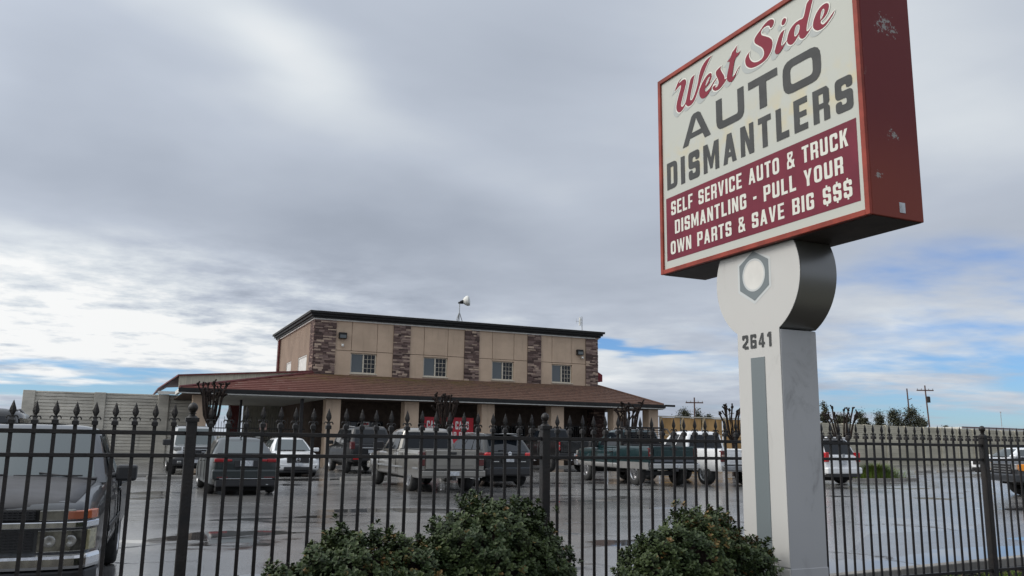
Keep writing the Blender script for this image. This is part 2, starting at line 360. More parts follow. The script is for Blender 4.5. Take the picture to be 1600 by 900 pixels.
# ------------------------------------------------------------------ mesh helpers
class MB:
    def __init__(s): s.v, s.f, s.tone = [], [], []
    def add(s, vs, fs):
        o = len(s.v); s.v += [tuple(v) for v in vs]; s.f += [tuple(i+o for i in f) for f in fs]; return s
    def box(s, x0, x1, y0, y1, z0, z1):
        return s.add([(x0, y0, z0), (x1, y0, z0), (x1, y1, z0), (x0, y1, z0), (x0, y0, z1), (x1, y0, z1), (x1, y1, z1), (x0, y1, z1)],
                     [(0, 3, 2, 1), (4, 5, 6, 7), (0, 1, 5, 4), (1, 2, 6, 5), (2, 3, 7, 6), (3, 0, 4, 7)])
    def loft(s, rings, cap=True, closed=True):
        n = len(rings[0]); o = len(s.v)
        for r in rings: s.v += [tuple(p) for p in r]
        for i in range(len(rings)-1):
            for j in range(n if closed else n-1):
                k = (j+1) % n
                s.f.append((o+i*n+j, o+i*n+k, o+(i+1)*n+k, o+(i+1)*n+j))
        if cap:
            s.f.append(tuple(o+j for j in range(n-1, -1, -1))); s.f.append(tuple(o+(len(rings)-1)*n+j for j in range(n)))
        return s
    def tube(s, pts, radii, n=8):
        pts = [Vector(p) for p in pts]
        if not hasattr(radii, '__len__'): radii = [radii]*len(pts)
        rings = []
        ref = Vector((0, 0, 1))
        for i, p in enumerate(pts):
            d = (pts[min(i+1, len(pts)-1)]-pts[max(i-1, 0)]).normalized()
            a = d.cross(ref if abs(d.dot(ref)) < .95 else Vector((1, 0, 0))).normalized(); b = a.cross(d)
            rings.append([p+(a*math.cos(t)+b*math.sin(t))*radii[i] for t in [2*math.pi*k/n for k in range(n)]])
        return s.loft(rings)
    def lathe(s, prof, c=(0, 0, 0), axis='z', n=24, cap=True):
        rings = []
        for r, h in prof:
            ring = []
            for k in range(n):
                t = 2*math.pi*k/n; a, b = r*math.cos(t), r*math.sin(t)
                ring.append({'z': (c[0]+a, c[1]+b, c[2]+h), 'y': (c[0]+a, c[1]+h, c[2]+b), 'x': (c[0]+h, c[1]+a, c[2]+b)}[axis])
            rings.append(ring)
        return s.loft(rings, cap)
    def prism(s, poly, axis, a, b):
        f = {'x': lambda p, h: (h, p[0], p[1]), 'y': lambda p, h: (p[0], h, p[1]), 'z': lambda p, h: (p[0], p[1], h)}[axis]
        return s.loft([[f(p, a) for p in poly], [f(p, b) for p in poly]])
    def sphere(s, c, r, n=10, sq=1.):
        return s.lathe([(max(r*math.sin(math.pi*i/n), .0005), -r*sq*math.cos(math.pi*i/n)) for i in range(n+1)], c, 'z', n)
    def flat(s, loops, f):
        tri = tessellate_polygon([[Vector((p[0], p[1], 0)) for p in l] for l in loops])
        pts = [p for l in loops for p in l]
        return s.add([f(p) for p in pts], tri)
def obj(name, mb, m, parent=None, smooth=False, bevel=0., seg=2, sharp=40):
    me = bpy.data.meshes.new(name); me.from_pydata(mb.v, [], mb.f); me.validate()
    bm = bmesh.new(); bm.from_mesh(me); bmesh.ops.recalc_face_normals(bm, faces=bm.faces); bm.to_mesh(me); bm.free()
    if mb.tone:
        a = me.attributes.new('tone', 'FLOAT', 'FACE'); a.data.foreach_set('value', mb.tone[:len(me.polygons)])
    me.materials.append(M[m] if isinstance(m, str) else m)
    o = bpy.data.objects.new(name, me); COL.objects.link(o)
    if smooth:
        me.shade_smooth(); me.set_sharp_from_angle(angle=R(sharp))
    if bevel:
        b = o.modifiers.new('bevel', 'BEVEL'); b.width = bevel; b.segments = seg; b.limit_method = 'ANGLE'; b.angle_limit = R(40)
    if parent: o.parent = parent
    return o
def tag(o, label=None, cat=None, group=None, kind=None):
    for k, v in (('label', label), ('category', cat), ('group', group), ('kind', kind)):
        if v: o[k] = v
    return o
def thing(name, label, cat, loc=(0, 0, 0), rz=0., group=None):
    o = bpy.data.objects.new(name, None); COL.objects.link(o); o.location = loc; o.rotation_euler = (0, 0, rz)
    o.empty_display_size = .2
    return tag(o, label, cat, group)
def bx(name, m, parent, *b, bevel=.0):
    q = MB()
    for t in b: q.box(*t)
    return obj(name, q, m, parent, bevel=bevel)
def copy_tree(o, parent=None):
    c = o.copy(); COL.objects.link(c)
    if parent: c.parent = parent
    for ch in list(o.children): copy_tree(ch, c)
    return c

# ------------------------------------------------------------------ block lettering
def rnd(poly, r):
    if r <= 0: return poly
    out = []; n = len(poly)
    for i in range(n):
        p, a, b = Vector(poly[i]), Vector(poly[i-1]), Vector(poly[(i+1) % n])
        da, db = (a-p), (b-p); la, lb = da.length, db.length
        if la < 1e-6 or lb < 1e-6: continue
        k = min(r, la*.45, lb*.45); da /= la; db /= lb
        if abs(da.dot(db)+1) < .02: out.append(tuple(p)); continue
        p0, p1 = p+da*k, p+db*k
        for t in (0, .25, .5, .75, 1): out.append(tuple(p0*(1-t)**2 + p*2*t*(1-t) + p1*t*t))
    return out
def stroke(pts, t):
    P = [Vector(p) for p in pts]; L, Rr = [], []
    for i, p in enumerate(P):
        d1 = (P[i]-P[i-1]).normalized() if i else None; d2 = (P[i+1]-P[i]).normalized() if i < len(P)-1 else None
        if d1 is None: d1 = d2
        if d2 is None: d2 = d1
        n1, n2 = Vector((-d1.y, d1.x)), Vector((-d2.y, d2.x)); nn = (n1+n2).normalized(); k = t/2/max(.3, nn.dot(n1))
        L.append(tuple(p+nn*k)); Rr.append(tuple(p-nn*k))
    return L + Rr[::-1]
def glyph(c, w, t):
    h = t/2; l, r, b, tp = h, w-h, h, 1-h; big = min(.5*w, .24)
    rc = lambda x0, x1, y0, y1: [(x0, y0), (x1, y0), (x1, y1), (x0, y1)]
    S = [(r, .66), (r, tp), (l, tp), (l, .5), (r, .5), (r, b), (l, b), (l, .34)]
    rd = lambda p, k=big*.6: rnd(p, k)
    if c == 'S': return [[rd(stroke(S, t))]]
    if c == '$': return [[rd(stroke(S, t))], [rc(w/2-t*.28, w/2+t*.28, 1.002, 1.12)], [rc(w/2-t*.28, w/2+t*.28, -.12, -.002)]]
    if c == 'C': return [[rd(stroke([(r, .64), (r, tp), (l, tp), (l, b), (r, b), (r, .36)], t))]]
    if c == 'G': return [[rd(stroke([(r, .66), (r, tp), (l, tp), (l, b), (r, b), (r, .47), (w*.52, .47)], t))]]
    if c == 'U': return [[rd(stroke([(l, 1), (l, b), (r, b), (r, 1)], t))]]
    if c in 'O0': return [[rd(rc(0, w, 0, 1), big*1.1), rd(rc(t, w-t, t, 1-t), big*.35)]]
    if c == 'D': return [[[(0, 0)]+rnd([(w*.2, 0), (w, 0), (w, 1), (w*.2, 1)], big)[5:15]+[(0, 1)], rc(t, w-t, t*.85, 1-t*.85)]]
    if c == 'L': return [[stroke([(l, 1), (l, b), (w, b)], t)]]
    if c == 'I': return [[rc(0, w, 0, 1)]]
    if c == 'E': return [[[(0, 0), (w, 0), (w, t*.9), (t, t*.9), (t, .42), (w*.92, .42), (w*.92, .42+t*.8), (t, .42+t*.8), (t, 1-t*.9), (w, 1-t*.9), (w, 1), (0, 1)]]]
    if c == 'F': return [[[(0, 0), (t, 0), (t, .40), (w*.92, .40), (w*.92, .40+t*.8), (t, .40+t*.8), (t, 1-t*.9), (w, 1-t*.9), (w, 1), (0, 1)]]]
    if c == 'T': return [[[(w/2-h, 0), (w/2+h, 0), (w/2+h, 1-t*.9), (w, 1-t*.9), (w, 1), (0, 1), (0, 1-t*.9), (w/2-h, 1-t*.9)]]]
    if c == 'A':
        a = t*.9; k = (w/2-a*.55)
        xo = lambda y: k*y
        y1 = min(.8, (w/2-a*1.02)/k*.92)
        return [[[(0, 0), (a, 0), (xo(.2)+a, .2), (w-xo(.2)-a, .2), (w-a, 0), (w, 0), (w/2+a*.55, 1), (w/2-a*.55, 1)], [(xo(.36)+a, .36), (w-xo(.36)-a, .36), (w/2, y1)]]]
    if c == 'M': return [[[(0, 0), (t*.9, 0), (t*.9, .62), (w/2-t*.25, .1), (w/2+t*.25, .1), (w-t*.9, .62), (w-t*.9, 0), (w, 0), (w, 1), (w-t*1.05, 1), (w/2, .46), (t*1.05, 1), (0, 1)]]]
    if c == 'N': return [[[(0, 0), (t*.9, 0), (t*.9, .56), (w-t, 0), (w, 0), (w, 1), (w-t*.9, 1), (w-t*.9, .44), (t, 1), (0, 1)]]]
    if c == 'R': return [[[(0, 0), (t, 0), (t, .38), (w-t, .38), (w-t, 0), (w, 0), (w, .37), (w*.9, .45), (w, .53), (w, .88), (w*.86, 1), (0, 1)], rc(t, w-t, .54, 1-t*.85)]]
    if c == 'P': return [[[(0, 0), (t, 0), (t, .38), (w*.86, .38), (w, .48), (w, .9), (w*.86, 1), (0, 1)], rc(t, w-t, .53, 1-t*.85)]]
    if c == 'B': return [[[(0, 0), (w*.86, 0), (w, .1), (w, .42), (w*.9, .51), (w, .6), (w, .9), (w*.86, 1), (0, 1)], rc(t, w-t, t*.85, .43), rc(t, w-t, .58, 1-t*.85)]]
    if c == 'K': return [[[(0, 0), (t, 0), (t, .34), (t*1.25, .42), (w-t*1.05, 0), (w, 0), (w*.66, .56), (w*.98, 1), (w-t*1.1, 1), (t, .60), (t, 1), (0, 1)]]]
    if c == 'H': return [[[(0, 0), (t, 0), (t, .42), (w-t, .42), (w-t, 0), (w, 0), (w, 1), (w-t, 1), (w-t, .58), (t, .58), (t, 1), (0, 1)]]]
    if c == 'V': return [[[(w/2-h, 0), (w/2+h, 0), (w, 1), (w-t, 1), (w/2, .28), (t, 1), (0, 1)]]]
    if c == 'W': return [[[(w*.17, 0), (w*.37, 0), (w*.5, .55), (w*.63, 0), (w*.83, 0), (w, 1), (w-t*.75, 1), (w*.73, .36), (w*.59, 1), (w*.41, 1), (w*.27, .36), (t*.75, 1), (0, 1)]]]
    if c == 'Y': return [[[(w/2-h, 0), (w/2+h, 0), (w/2+h, .4), (w, 1), (w-t, 1), (w/2, .6), (t, 1), (0, 1), (w/2-h, .4)]]]
    if c == '-': return [[rc(0, w, .38, .56)]]
    if c == '!': return [[rc(0, w, 0, .18)], [rc(0, w, .27, 1)]]
    if c == '2': return [[rd(stroke([(l, .66), (l, tp), (r, tp), (r, .55), (l, .22), (l, b)], t), big*.4)], [rc(t+.002, w, 0, t)]]
    if c == '6': return [[rd(stroke([(r, .70), (r, tp), (l, tp), (l, b), (r, b), (r, .50), (t+.002, .50)], t*.95), big*.35)]]
    if c == '4': return [[[(w*.48, 1), (w*.82, 1), (w*.82, .36), (w, .36), (w, .2), (w*.82, .2), (w*.82, 0), (w*.48, 0), (w*.48, .2), (0, .2), (0, .36)], [(w*.48, .36), (w*.48, .76), (w*.24, .36)]]]
    if c == '1': return [[[(w*.4, 1), (w*.85, 1), (w*.85, 0), (w*.4, 0), (w*.4, .68), (w*.05, .68), (w*.05, .82)]]]
    if c == '&': return [[rnd([(0, 0), (w*.72, 0), (w*.80, .10), (w*.88, 0), (w*1.12, 0), (w*.97, .26), (w*1.06, .50), (w*.80, .50), (w*.78, .42), (w*.62, .60), (w*.86, .72), (w*.86, 1), (w*.08, 1), (w*.08, .70), (w*.2, .56), (0, .42)], .07),
                          rnd([(w*.26, .16), (w*.56, .16), (w*.66, .26), (w*.36, .44), (w*.26, .36)], .03), rnd([(w*.34, .72), (w*.44, .66), (w*.60, .76), (w*.60, .86), (w*.34, .86)], .02)]]
    return []
WID = {'I': .36, '-': .5, '!': .36, 'M': 1.32, 'W': 1.5, 'A': 1.06, '&': 1.0, 'L': .86, 'E': .88, 'F': .86, 'T': .92, 'V': 1.05, 'Y': 1.05, '1': .8}
def text_mesh(txt, u0, u1, v0, v1, f, w=.5, t=.17, gap=.11, sp=.42, mb=None, words=None):
    """block letters filling u0..u1, v0..v1; f maps (u, v) to space"""
    adv = []; x = 0
    for c in txt:
        cw = sp if c == ' ' else (t*1.05 if c in 'I!' else w*WID.get(c, 1.)); adv.append((x, cw)); x += cw + (0 if c == ' ' else gap)
    tot = x-gap; kx = (u1-u0)/tot; ky = v1-v0; mb = mb or MB()
    for c, (x0, cw) in zip(txt, adv):
        if c == ' ':
            if words is not None: words.append(mb); mb = MB()
            continue
        for loops in glyph(c, cw, t): mb.flat([[(u0+(x0+px)*kx, v0+py*ky) for px, py in l] for l in loops], f)
    return mb

# ------------------------------------------------------------------ ground
g = MB().add([(-1500, -1500, -.12), (1500, -1500, -.12), (1500, 1500, -.12), (-1500, 1500, -.12)], [(0, 1, 2, 3)])
M['earth'] = mat('earth', (.09, .085, .06), .95, var=.3, vscale=.05)
tag(obj('ground', g, 'earth'), kind='structure')
g = MB().add([(-60, 6.6, 0), (1.2, 6.6, 0), (150, 6.56+150*.096, 0), (150, 140, 0), (-60, 140, 0)], [(0, 1, 2, 3, 4)])
tag(obj('parking_lot_road', g, 'asphalt'), kind='structure')
g = MB()
rs = random.Random(3); nx, ny = 110, 36
for j in range(ny+1):
    for i in range(nx+1):
        xx = -6+i*.22; yf = j/ny; yy = 3.0 + yf*(6.56+max(xx, 1.2)*.096-3.0)
        g.v.append((xx, yy, -.055 + .05*math.sin(xx*1.7)*math.sin(yy*2.1) + rs.uniform(-.016, .016)))
for j in range(ny):
    for i in range(nx): a = j*(nx+1)+i; g.f.append((a, a+1, a+nx+2, a+nx+1))
tag(obj('planting_bed_ground', g, 'soil', smooth=True), kind='structure')
kb = MB()
for i in range(14):
    x0 = -6+i*1.8; x1 = x0+1.79; k0, k1 = max(x0, 1.2)*.096+6.53, max(x1, 1.2)*.096+6.53
    kb.add([(x0, k0, -.2), (x1, k1, -.2), (x1, k1+.16, -.2), (x0, k0+.16, -.2), (x0, k0+.015, .10), (x1, k1+.015, .10), (x1, k1+.145, .10), (x0, k0+.145, .10)],
           [(0, 3, 2, 1), (4, 5, 6, 7), (0, 1, 5, 4), (1, 2, 6, 5), (2, 3, 7, 6), (3, 0, 4, 7)])
tag(obj('kerb_path', kb, 'concrete', bevel=.012), kind='structure')
def kerb_box(name, x0, x1, y0, y1, z=.13, m='concrete'):
    return tag(obj(name, MB().box(x0, x1, y0, y1, -.05, z), m, bevel=.02), kind='structure')
kerb_box('median_kerb_path', .9, 3.0, 31.9, 32.1, .11)
kerb_box('far_kerb_path', 9.2, 27., 42.0, 42.25)
# kerbed island beside the white estate car
isl = MB(); pts = []
for k in range(28):
    a = 2*math.pi*k/28; pts.append((29.7+2.1*math.copysign(abs(math.cos(a))**.6, math.cos(a)), 27.2+1.0*math.copysign(abs(math.sin(a))**.6, math.sin(a))))
ins = [(29.7+(x-29.7)*.92, 27.2+(y-27.2)*.84) for x, y in pts]
n = 28; isl.loft([[(x, y, -.05) for x, y in pts], [(x, y, .13) for x, y in pts], [(x, y, .13) for x, y in ins], [(x, y, .07) for x, y in ins]], cap=False)
tag(obj('island_kerb_path', isl, 'concrete'), kind='structure')
tag(obj('island_ground', MB().add([(x, y, .072) for x, y in ins], [tuple(range(n))]), 'soil'), kind='structure')

# ------------------------------------------------------------------ roadside sign
def build_sign():
    X0, Y0, Z0 = 4.60, 4.08, 3.10; W, Hh, T = 2.52, 1.98, .52
    r = thing('business_sign', 'tall red framed roadside sign lettered for auto dismantlers on a white wrench shaped post', 'sign', (X0, Y0, 0))
    c = bx('cabinet', 'cab_red', r, (.018, T, 0, W, 0, Hh), bevel=.006); c.location = (0, 0, Z0)
    u = bx('cabinet_underside', 'cab_under', r, (.03, T-.015, .015, W-.015, -.004, .002)); u.location = (0, 0, Z0)
    fr = MB(); b = .042
    fr.box(-.012, .016, 0, b, 0, Hh).box(-.012, .016, W-b, W, 0, Hh).box(-.012, .016, b, W-b, 0, b).box(-.012, .016, b, W-b, Hh-b, Hh)
    o = obj('cabinet_frame', fr, 'frame_red', r, bevel=.004); o.location = (0, 0, Z0)
    o = bx('face_panel', 'sign_face', r, (.008, .0175, b-.004, W-b+.004, b-.004, Hh-b+.004)); o.location = (0, 0, Z0)
    vent = bx('data_plate', 'plate', r, (.28, .335, -.003, .004, .045, .12)); vent.location = (0, 0, Z0)
    Y = lambda y: y-Y0
    P = lambda x: (lambda p: (x, 6.70-p[0]-Y0, p[1]))
    ln = MB().add([(.0065, Y(6.514), 3.219), (.0065, Y(4.169), 3.219), (.0065, Y(4.167), 3.838), (.0065, Y(6.514), 3.838)], [(0, 1, 2, 3)])
    obj('red_message_panel', ln, 'sign_red', r)
    SCRIPT = [('W',[(0.466,4.974),(0.418,4.95),(0.365,4.881),(0.404,4.89),(0.449,4.906),(0.47,4.907),(0.466,4.875),(0.426,4.811),(0.396,4.75),(0.384,4.702),(0.396,4.664),(0.43,4.636),(0.473,4.638),(0.509,4.659),(0.538,4.69),(0.548,4.665),(0.579,4.644),(0.631,4.646),(0.68,4.675),(0.736,4.754),(0.793,4.847),(0.836,4.906),(0.891,4.968),(0.944,5.005),(0.858,4.998),(0.792,4.956),(0.754,4.902),(0.727,4.812),(0.682,4.736),(0.644,4.694),(0.614,4.69),(0.604,4.711),(0.63,4.787),(0.666,4.875),(0.684,4.924),(0.629,4.914),(0.606,4.88),(0.576,4.801),(0.548,4.732),(0.538,4.705),(0.503,4.68),(0.472,4.679),(0.458,4.703),(0.481,4.758),(0.517,4.823),(0.548,4.883),(0.553,4.913),(0.538,4.939),(0.507,4.946),(0.469,4.942),(0.433,4.935)],[]),('e',[(0.92,4.849),(0.939,4.818),(0.926,4.782),(0.887,4.744),(0.832,4.731),(0.822,4.716),(0.833,4.697),(0.862,4.688),(0.902,4.704),(0.96,4.745),(1.001,4.767),(1.008,4.756),(0.965,4.732),(0.913,4.681),(0.866,4.65),(0.821,4.638),(0.785,4.644),(0.753,4.674),(0.743,4.724),(0.767,4.773),(0.815,4.815),(0.874,4.846)],[(0.907,4.82),(0.901,4.796),(0.871,4.766),(0.84,4.744),(0.843,4.765),(0.867,4.802)]),('s',[(1.074,4.849),(1.026,4.839),(0.998,4.83),(0.99,4.805),(1.008,4.767),(1.029,4.725),(1.025,4.689),(0.996,4.674),(0.974,4.681),(0.992,4.699),(0.959,4.704),(0.936,4.691),(0.951,4.662),(0.986,4.642),(1.044,4.641),(1.1,4.669),(1.142,4.696),(1.139,4.707),(1.11,4.7),(1.11,4.733),(1.089,4.768),(1.063,4.809),(1.06,4.832)],[]),('t',[(1.292,4.948),(1.251,4.925),(1.219,4.91),(1.207,4.878),(1.158,4.855),(1.152,4.85),(1.189,4.845),(1.18,4.808),(1.152,4.746),(1.14,4.703),(1.149,4.673),(1.18,4.648),(1.216,4.646),(1.26,4.679),(1.315,4.748),(1.294,4.735),(1.25,4.694),(1.223,4.68),(1.211,4.696),(1.223,4.731),(1.256,4.842),(1.3,4.849),(1.341,4.882),(1.317,4.875),(1.27,4.88),(1.284,4.911)],[]),('S',[(1.451,4.823),(1.404,4.798),(1.387,4.766),(1.391,4.732),(1.409,4.699),(1.452,4.667),(1.506,4.655),(1.578,4.653),(1.646,4.663),(1.695,4.697),(1.72,4.734),(1.731,4.771),(1.724,4.805),(1.694,4.84),(1.648,4.871),(1.607,4.898),(1.594,4.921),(1.605,4.945),(1.634,4.956),(1.677,4.955),(1.704,4.94),(1.712,4.909),(1.74,4.92),(1.758,4.943),(1.753,4.97),(1.726,4.99),(1.688,4.994),(1.635,4.98),(1.586,4.95),(1.535,4.927),(1.509,4.899),(1.517,4.867),(1.555,4.832),(1.601,4.794),(1.624,4.756),(1.625,4.72),(1.605,4.694),(1.561,4.685),(1.508,4.695),(1.465,4.725),(1.443,4.764),(1.437,4.795)],[]),('i',[(1.875,4.829),(1.831,4.822),(1.802,4.794),(1.777,4.751),(1.751,4.7),(1.753,4.671),(1.775,4.652),(1.807,4.655),(1.85,4.684),(1.892,4.719),(1.899,4.726),(1.878,4.719),(1.841,4.698),(1.828,4.7),(1.825,4.722),(1.841,4.763),(1.862,4.808)],[]),('dot',[(1.878,4.927),(1.897,4.911),(1.891,4.89),(1.875,4.874),(1.852,4.872),(1.838,4.891),(1.845,4.912),(1.86,4.926)],[]),('d',[(2.235,4.955),(2.176,4.958),(2.133,4.94),(2.12,4.925),(2.102,4.874),(2.086,4.839),(2.072,4.826),(2.037,4.833),(1.982,4.828),(1.933,4.802),(1.906,4.765),(1.892,4.728),(1.896,4.699),(1.917,4.673),(1.944,4.663),(1.972,4.67),(2.013,4.703),(2.028,4.715),(2.028,4.69),(2.041,4.673),(2.057,4.662),(2.084,4.659),(2.119,4.679),(2.166,4.716),(2.171,4.725),(2.128,4.699),(2.113,4.7),(2.105,4.712),(2.117,4.764),(2.153,4.849),(2.185,4.929),(2.205,4.949)],[(2.031,4.798),(2.04,4.782),(2.03,4.738),(2.007,4.719),(1.987,4.712),(1.974,4.724),(1.976,4.757),(1.992,4.793),(2.012,4.804)]),('e2',[(2.333,4.833),(2.348,4.812),(2.343,4.779),(2.316,4.74),(2.278,4.723),(2.258,4.722),(2.255,4.704),(2.265,4.687),(2.286,4.678),(2.319,4.689),(2.364,4.717),(2.4,4.74),(2.385,4.712),(2.34,4.681),(2.303,4.658),(2.259,4.65),(2.222,4.655),(2.194,4.674),(2.177,4.7),(2.176,4.73),(2.189,4.765),(2.218,4.805),(2.256,4.831),(2.301,4.841)],[(2.295,4.804),(2.301,4.788),(2.292,4.763),(2.268,4.736),(2.252,4.727),(2.255,4.752),(2.265,4.788),(2.28,4.807)])]
    def smooth_loop(l, it=2):
        for _ in range(it):
            q = []
            for i in range(len(l)):
                a, b_, c_ = Vector(l[i-1]), Vector(l[i]), Vector(l[(i+1) % len(l)])
                if (a-b_).angle(c_-b_, 3) < 1.05: q.append(tuple(b_)); continue
                q += [tuple(b_*.75+a*.25), tuple(b_*.75+c_*.25)]
            l = q
        return l
    def grow(l, d):
        s = sum(l[i-1][0]*l[i][1]-l[i][0]*l[i-1][1] for i in range(len(l))); s = 1 if s > 0 else -1
        out = []
        for i in range(len(l)):
            a, b_, c_ = Vector(l[i-1]), Vector(l[i]), Vector(l[(i+1) % len(l)])
            n1 = (b_-a).normalized(); n2 = (c_-b_).normalized(); nn = Vector((n1.y+n2.y, -(n1.x+n2.x)))
            if nn.length < .2: nn = Vector((n1.y, -n1.x))
            nn.normalize(); out.append(tuple(b_+nn*d*s))
        return out
    red, sh, wh = MB(), MB(), MB()
    for i, (k, outer, holes) in enumerate(SCRIPT):
        outer = smooth_loop(outer); holes = [smooth_loop(holes)] if holes else []
        red.flat([outer]+holes, P(.0035-i*.00004))
        sh.flat([[(u-.052, v-.030) for u, v in l] for l in [outer]+holes], P(.0062-i*.00004))
        wh.flat([[(u, v) for u, v in grow(outer, .011)]] + [grow(h, -.008) for h in holes], P(.0048-i*.00004))
    obj('script_shadow_lettering', sh, 'script_shade', r); obj('script_outline_lettering', wh, 'script_white', r); obj('script_lettering', red, 'script_red', r)
    f = P(.005); U = lambda y: 6.70-y
    w = MB()     # AUTO: wide square letters
    lay = {'A': (6.228, 5.805), 'U': (5.723, 5.348), 'T': (5.290, 4.936), 'O': (4.877, 4.466)}
    for ch, (ya, yb) in lay.items():
        ww = (ya-yb)/.283
        if ch == 'A': loops = [[[(0, 0), (.30, 0), (.40, .20), (ww-.42, .20), (ww-.31, 0), (ww, 0), (ww*.5+.24, .93), (ww*.5+.12, 1), (ww*.5-.12, 1), (ww*.5-.24, .93)], [(.50, .37), (ww-.50, .37), (ww*.5, .82)]]]
        elif ch == 'U': loops = [[rnd([(0, 1), (0, 0), (ww, 0), (ww, 1), (ww-.29, 1), (ww-.29, .24), (.29, .24), (.29, 1)], .26)[0:1] and
                                  [(0, 1)]+rnd([(0, 1), (0, 0), (ww, 0), (ww, 1)], .30)[5:15]+[(ww, 1), (ww-.29, 1)]+rnd([(ww-.29, 1), (ww-.29, .24), (.29, .24), (.29, 1)], .08)[5:15]+[(.29, 1)]]]
        elif ch == 'T': loops = [[[(ww/2-.155, 0), (ww/2+.155, 0), (ww/2+.155, .76), (ww, .76), (ww, 1), (0, 1), (0, .76), (ww/2-.155, .76)]]]
        else: loops = [[rnd([(0, 0), (ww, 0), (ww, 1), (0, 1)], .36), rnd([(.30, .24), (ww-.30, .24), (ww-.30, .76), (.30, .76)], .14)]]
        for l in loops: w.flat([[(U(ya)+x*.283, 4.263+y*.285) for x, y in q] for q in l], f)
    obj('wide_lettering', w, 'sign_grey_ink', r)
    obj('tall_lettering', text_mesh('DISMANTLERS', U(6.490), U(4.180), 3.918, 4.186, f, w=.60, t=.215, gap=.21), 'sign_grey_ink', r)
    for txt, ua, ub, va, vb, spc in (('SELF SERVICE AUTO & TRUCK', 6.432, 4.249, 3.653, 3.788, .44), ('DISMANTLING - PULL YOUR', 6.378, 4.308, 3.462, 3.593, .40), ('OWN PARTS & SAVE BIG $$$', 6.450, 4.238, 3.271, 3.400, .44)):
        wl = []; wl.append(text_mesh(txt, U(ua), U(ub), va, vb, f, w=.50, t=.175, gap=.13, sp=spc, words=wl))
        for wm in wl: obj('small_lettering', wm, 'sign_white_ink', r)
    # wrench shaped support
    cx = .06; y0, y1 = Y(5.09), Y(5.59); th = .376
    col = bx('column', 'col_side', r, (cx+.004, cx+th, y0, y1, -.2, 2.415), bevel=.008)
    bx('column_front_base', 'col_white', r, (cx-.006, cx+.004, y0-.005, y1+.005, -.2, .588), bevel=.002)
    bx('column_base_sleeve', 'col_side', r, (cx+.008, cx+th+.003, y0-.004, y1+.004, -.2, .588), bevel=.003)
    bx('column_stripe', 'emblem_grey', r, (cx-.0085, cx-.002, Y(5.270), Y(5.434), .0, 2.207))
    hc = (0, Y(5.345), 2.862); Rr = .505; gap = math.asin(.25/Rr)
    pts = [(hc[1]+Rr*math.sin(a), hc[2]-Rr*math.cos(a)) for a in [gap+(2*math.pi-2*gap)*k/72 for k in range(73)]]
    pts = [p for p in pts]
    top = 3.097
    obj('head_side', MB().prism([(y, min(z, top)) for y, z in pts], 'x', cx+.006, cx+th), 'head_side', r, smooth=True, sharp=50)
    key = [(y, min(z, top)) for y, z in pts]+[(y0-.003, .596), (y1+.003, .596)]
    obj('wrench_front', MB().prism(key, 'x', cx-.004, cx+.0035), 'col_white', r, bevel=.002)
    hexp = lambda s, dz=0: [(Y(5.361)+s*.2045*math.sin(R(60*k)), 2.890+dz+s*.214*math.cos(R(60*k))) for k in range(6)]
    fx = lambda x: (lambda p: (x, p[0], p[1]))
    cut = lambda l: [(y, min(z, 3.096)) for y, z in l]
    obj('hexagon_border', MB().flat([cut(hexp(1.13))], fx(cx-.0055)), 'emblem_pale', r)
    circ = lambda q: [(Y(5.362)+q*math.cos(2*math.pi*k/40), 2.893+q*math.sin(2*math.pi*k/40)) for k in range(40)]
    obj('hexagon_nut_emblem', MB().flat([cut(hexp(1.0)), circ(.124)], fx(cx-.0070)), 'emblem_grey', r)
    obj('nut_ring', MB().flat([circ(.138), circ(.122)], fx(cx-.0085)), 'emblem_pale', r)
    obj('nut_bore', MB().flat([circ(.122)], fx(cx-.0072)), 'white_wall', r)
    obj('house_number', text_mesh('2641', U(5.533), U(5.176), 2.284, 2.402, P(cx-.0075), w=.62, t=.21, gap=.22), 'sign_grey_ink', r)
build_sign()

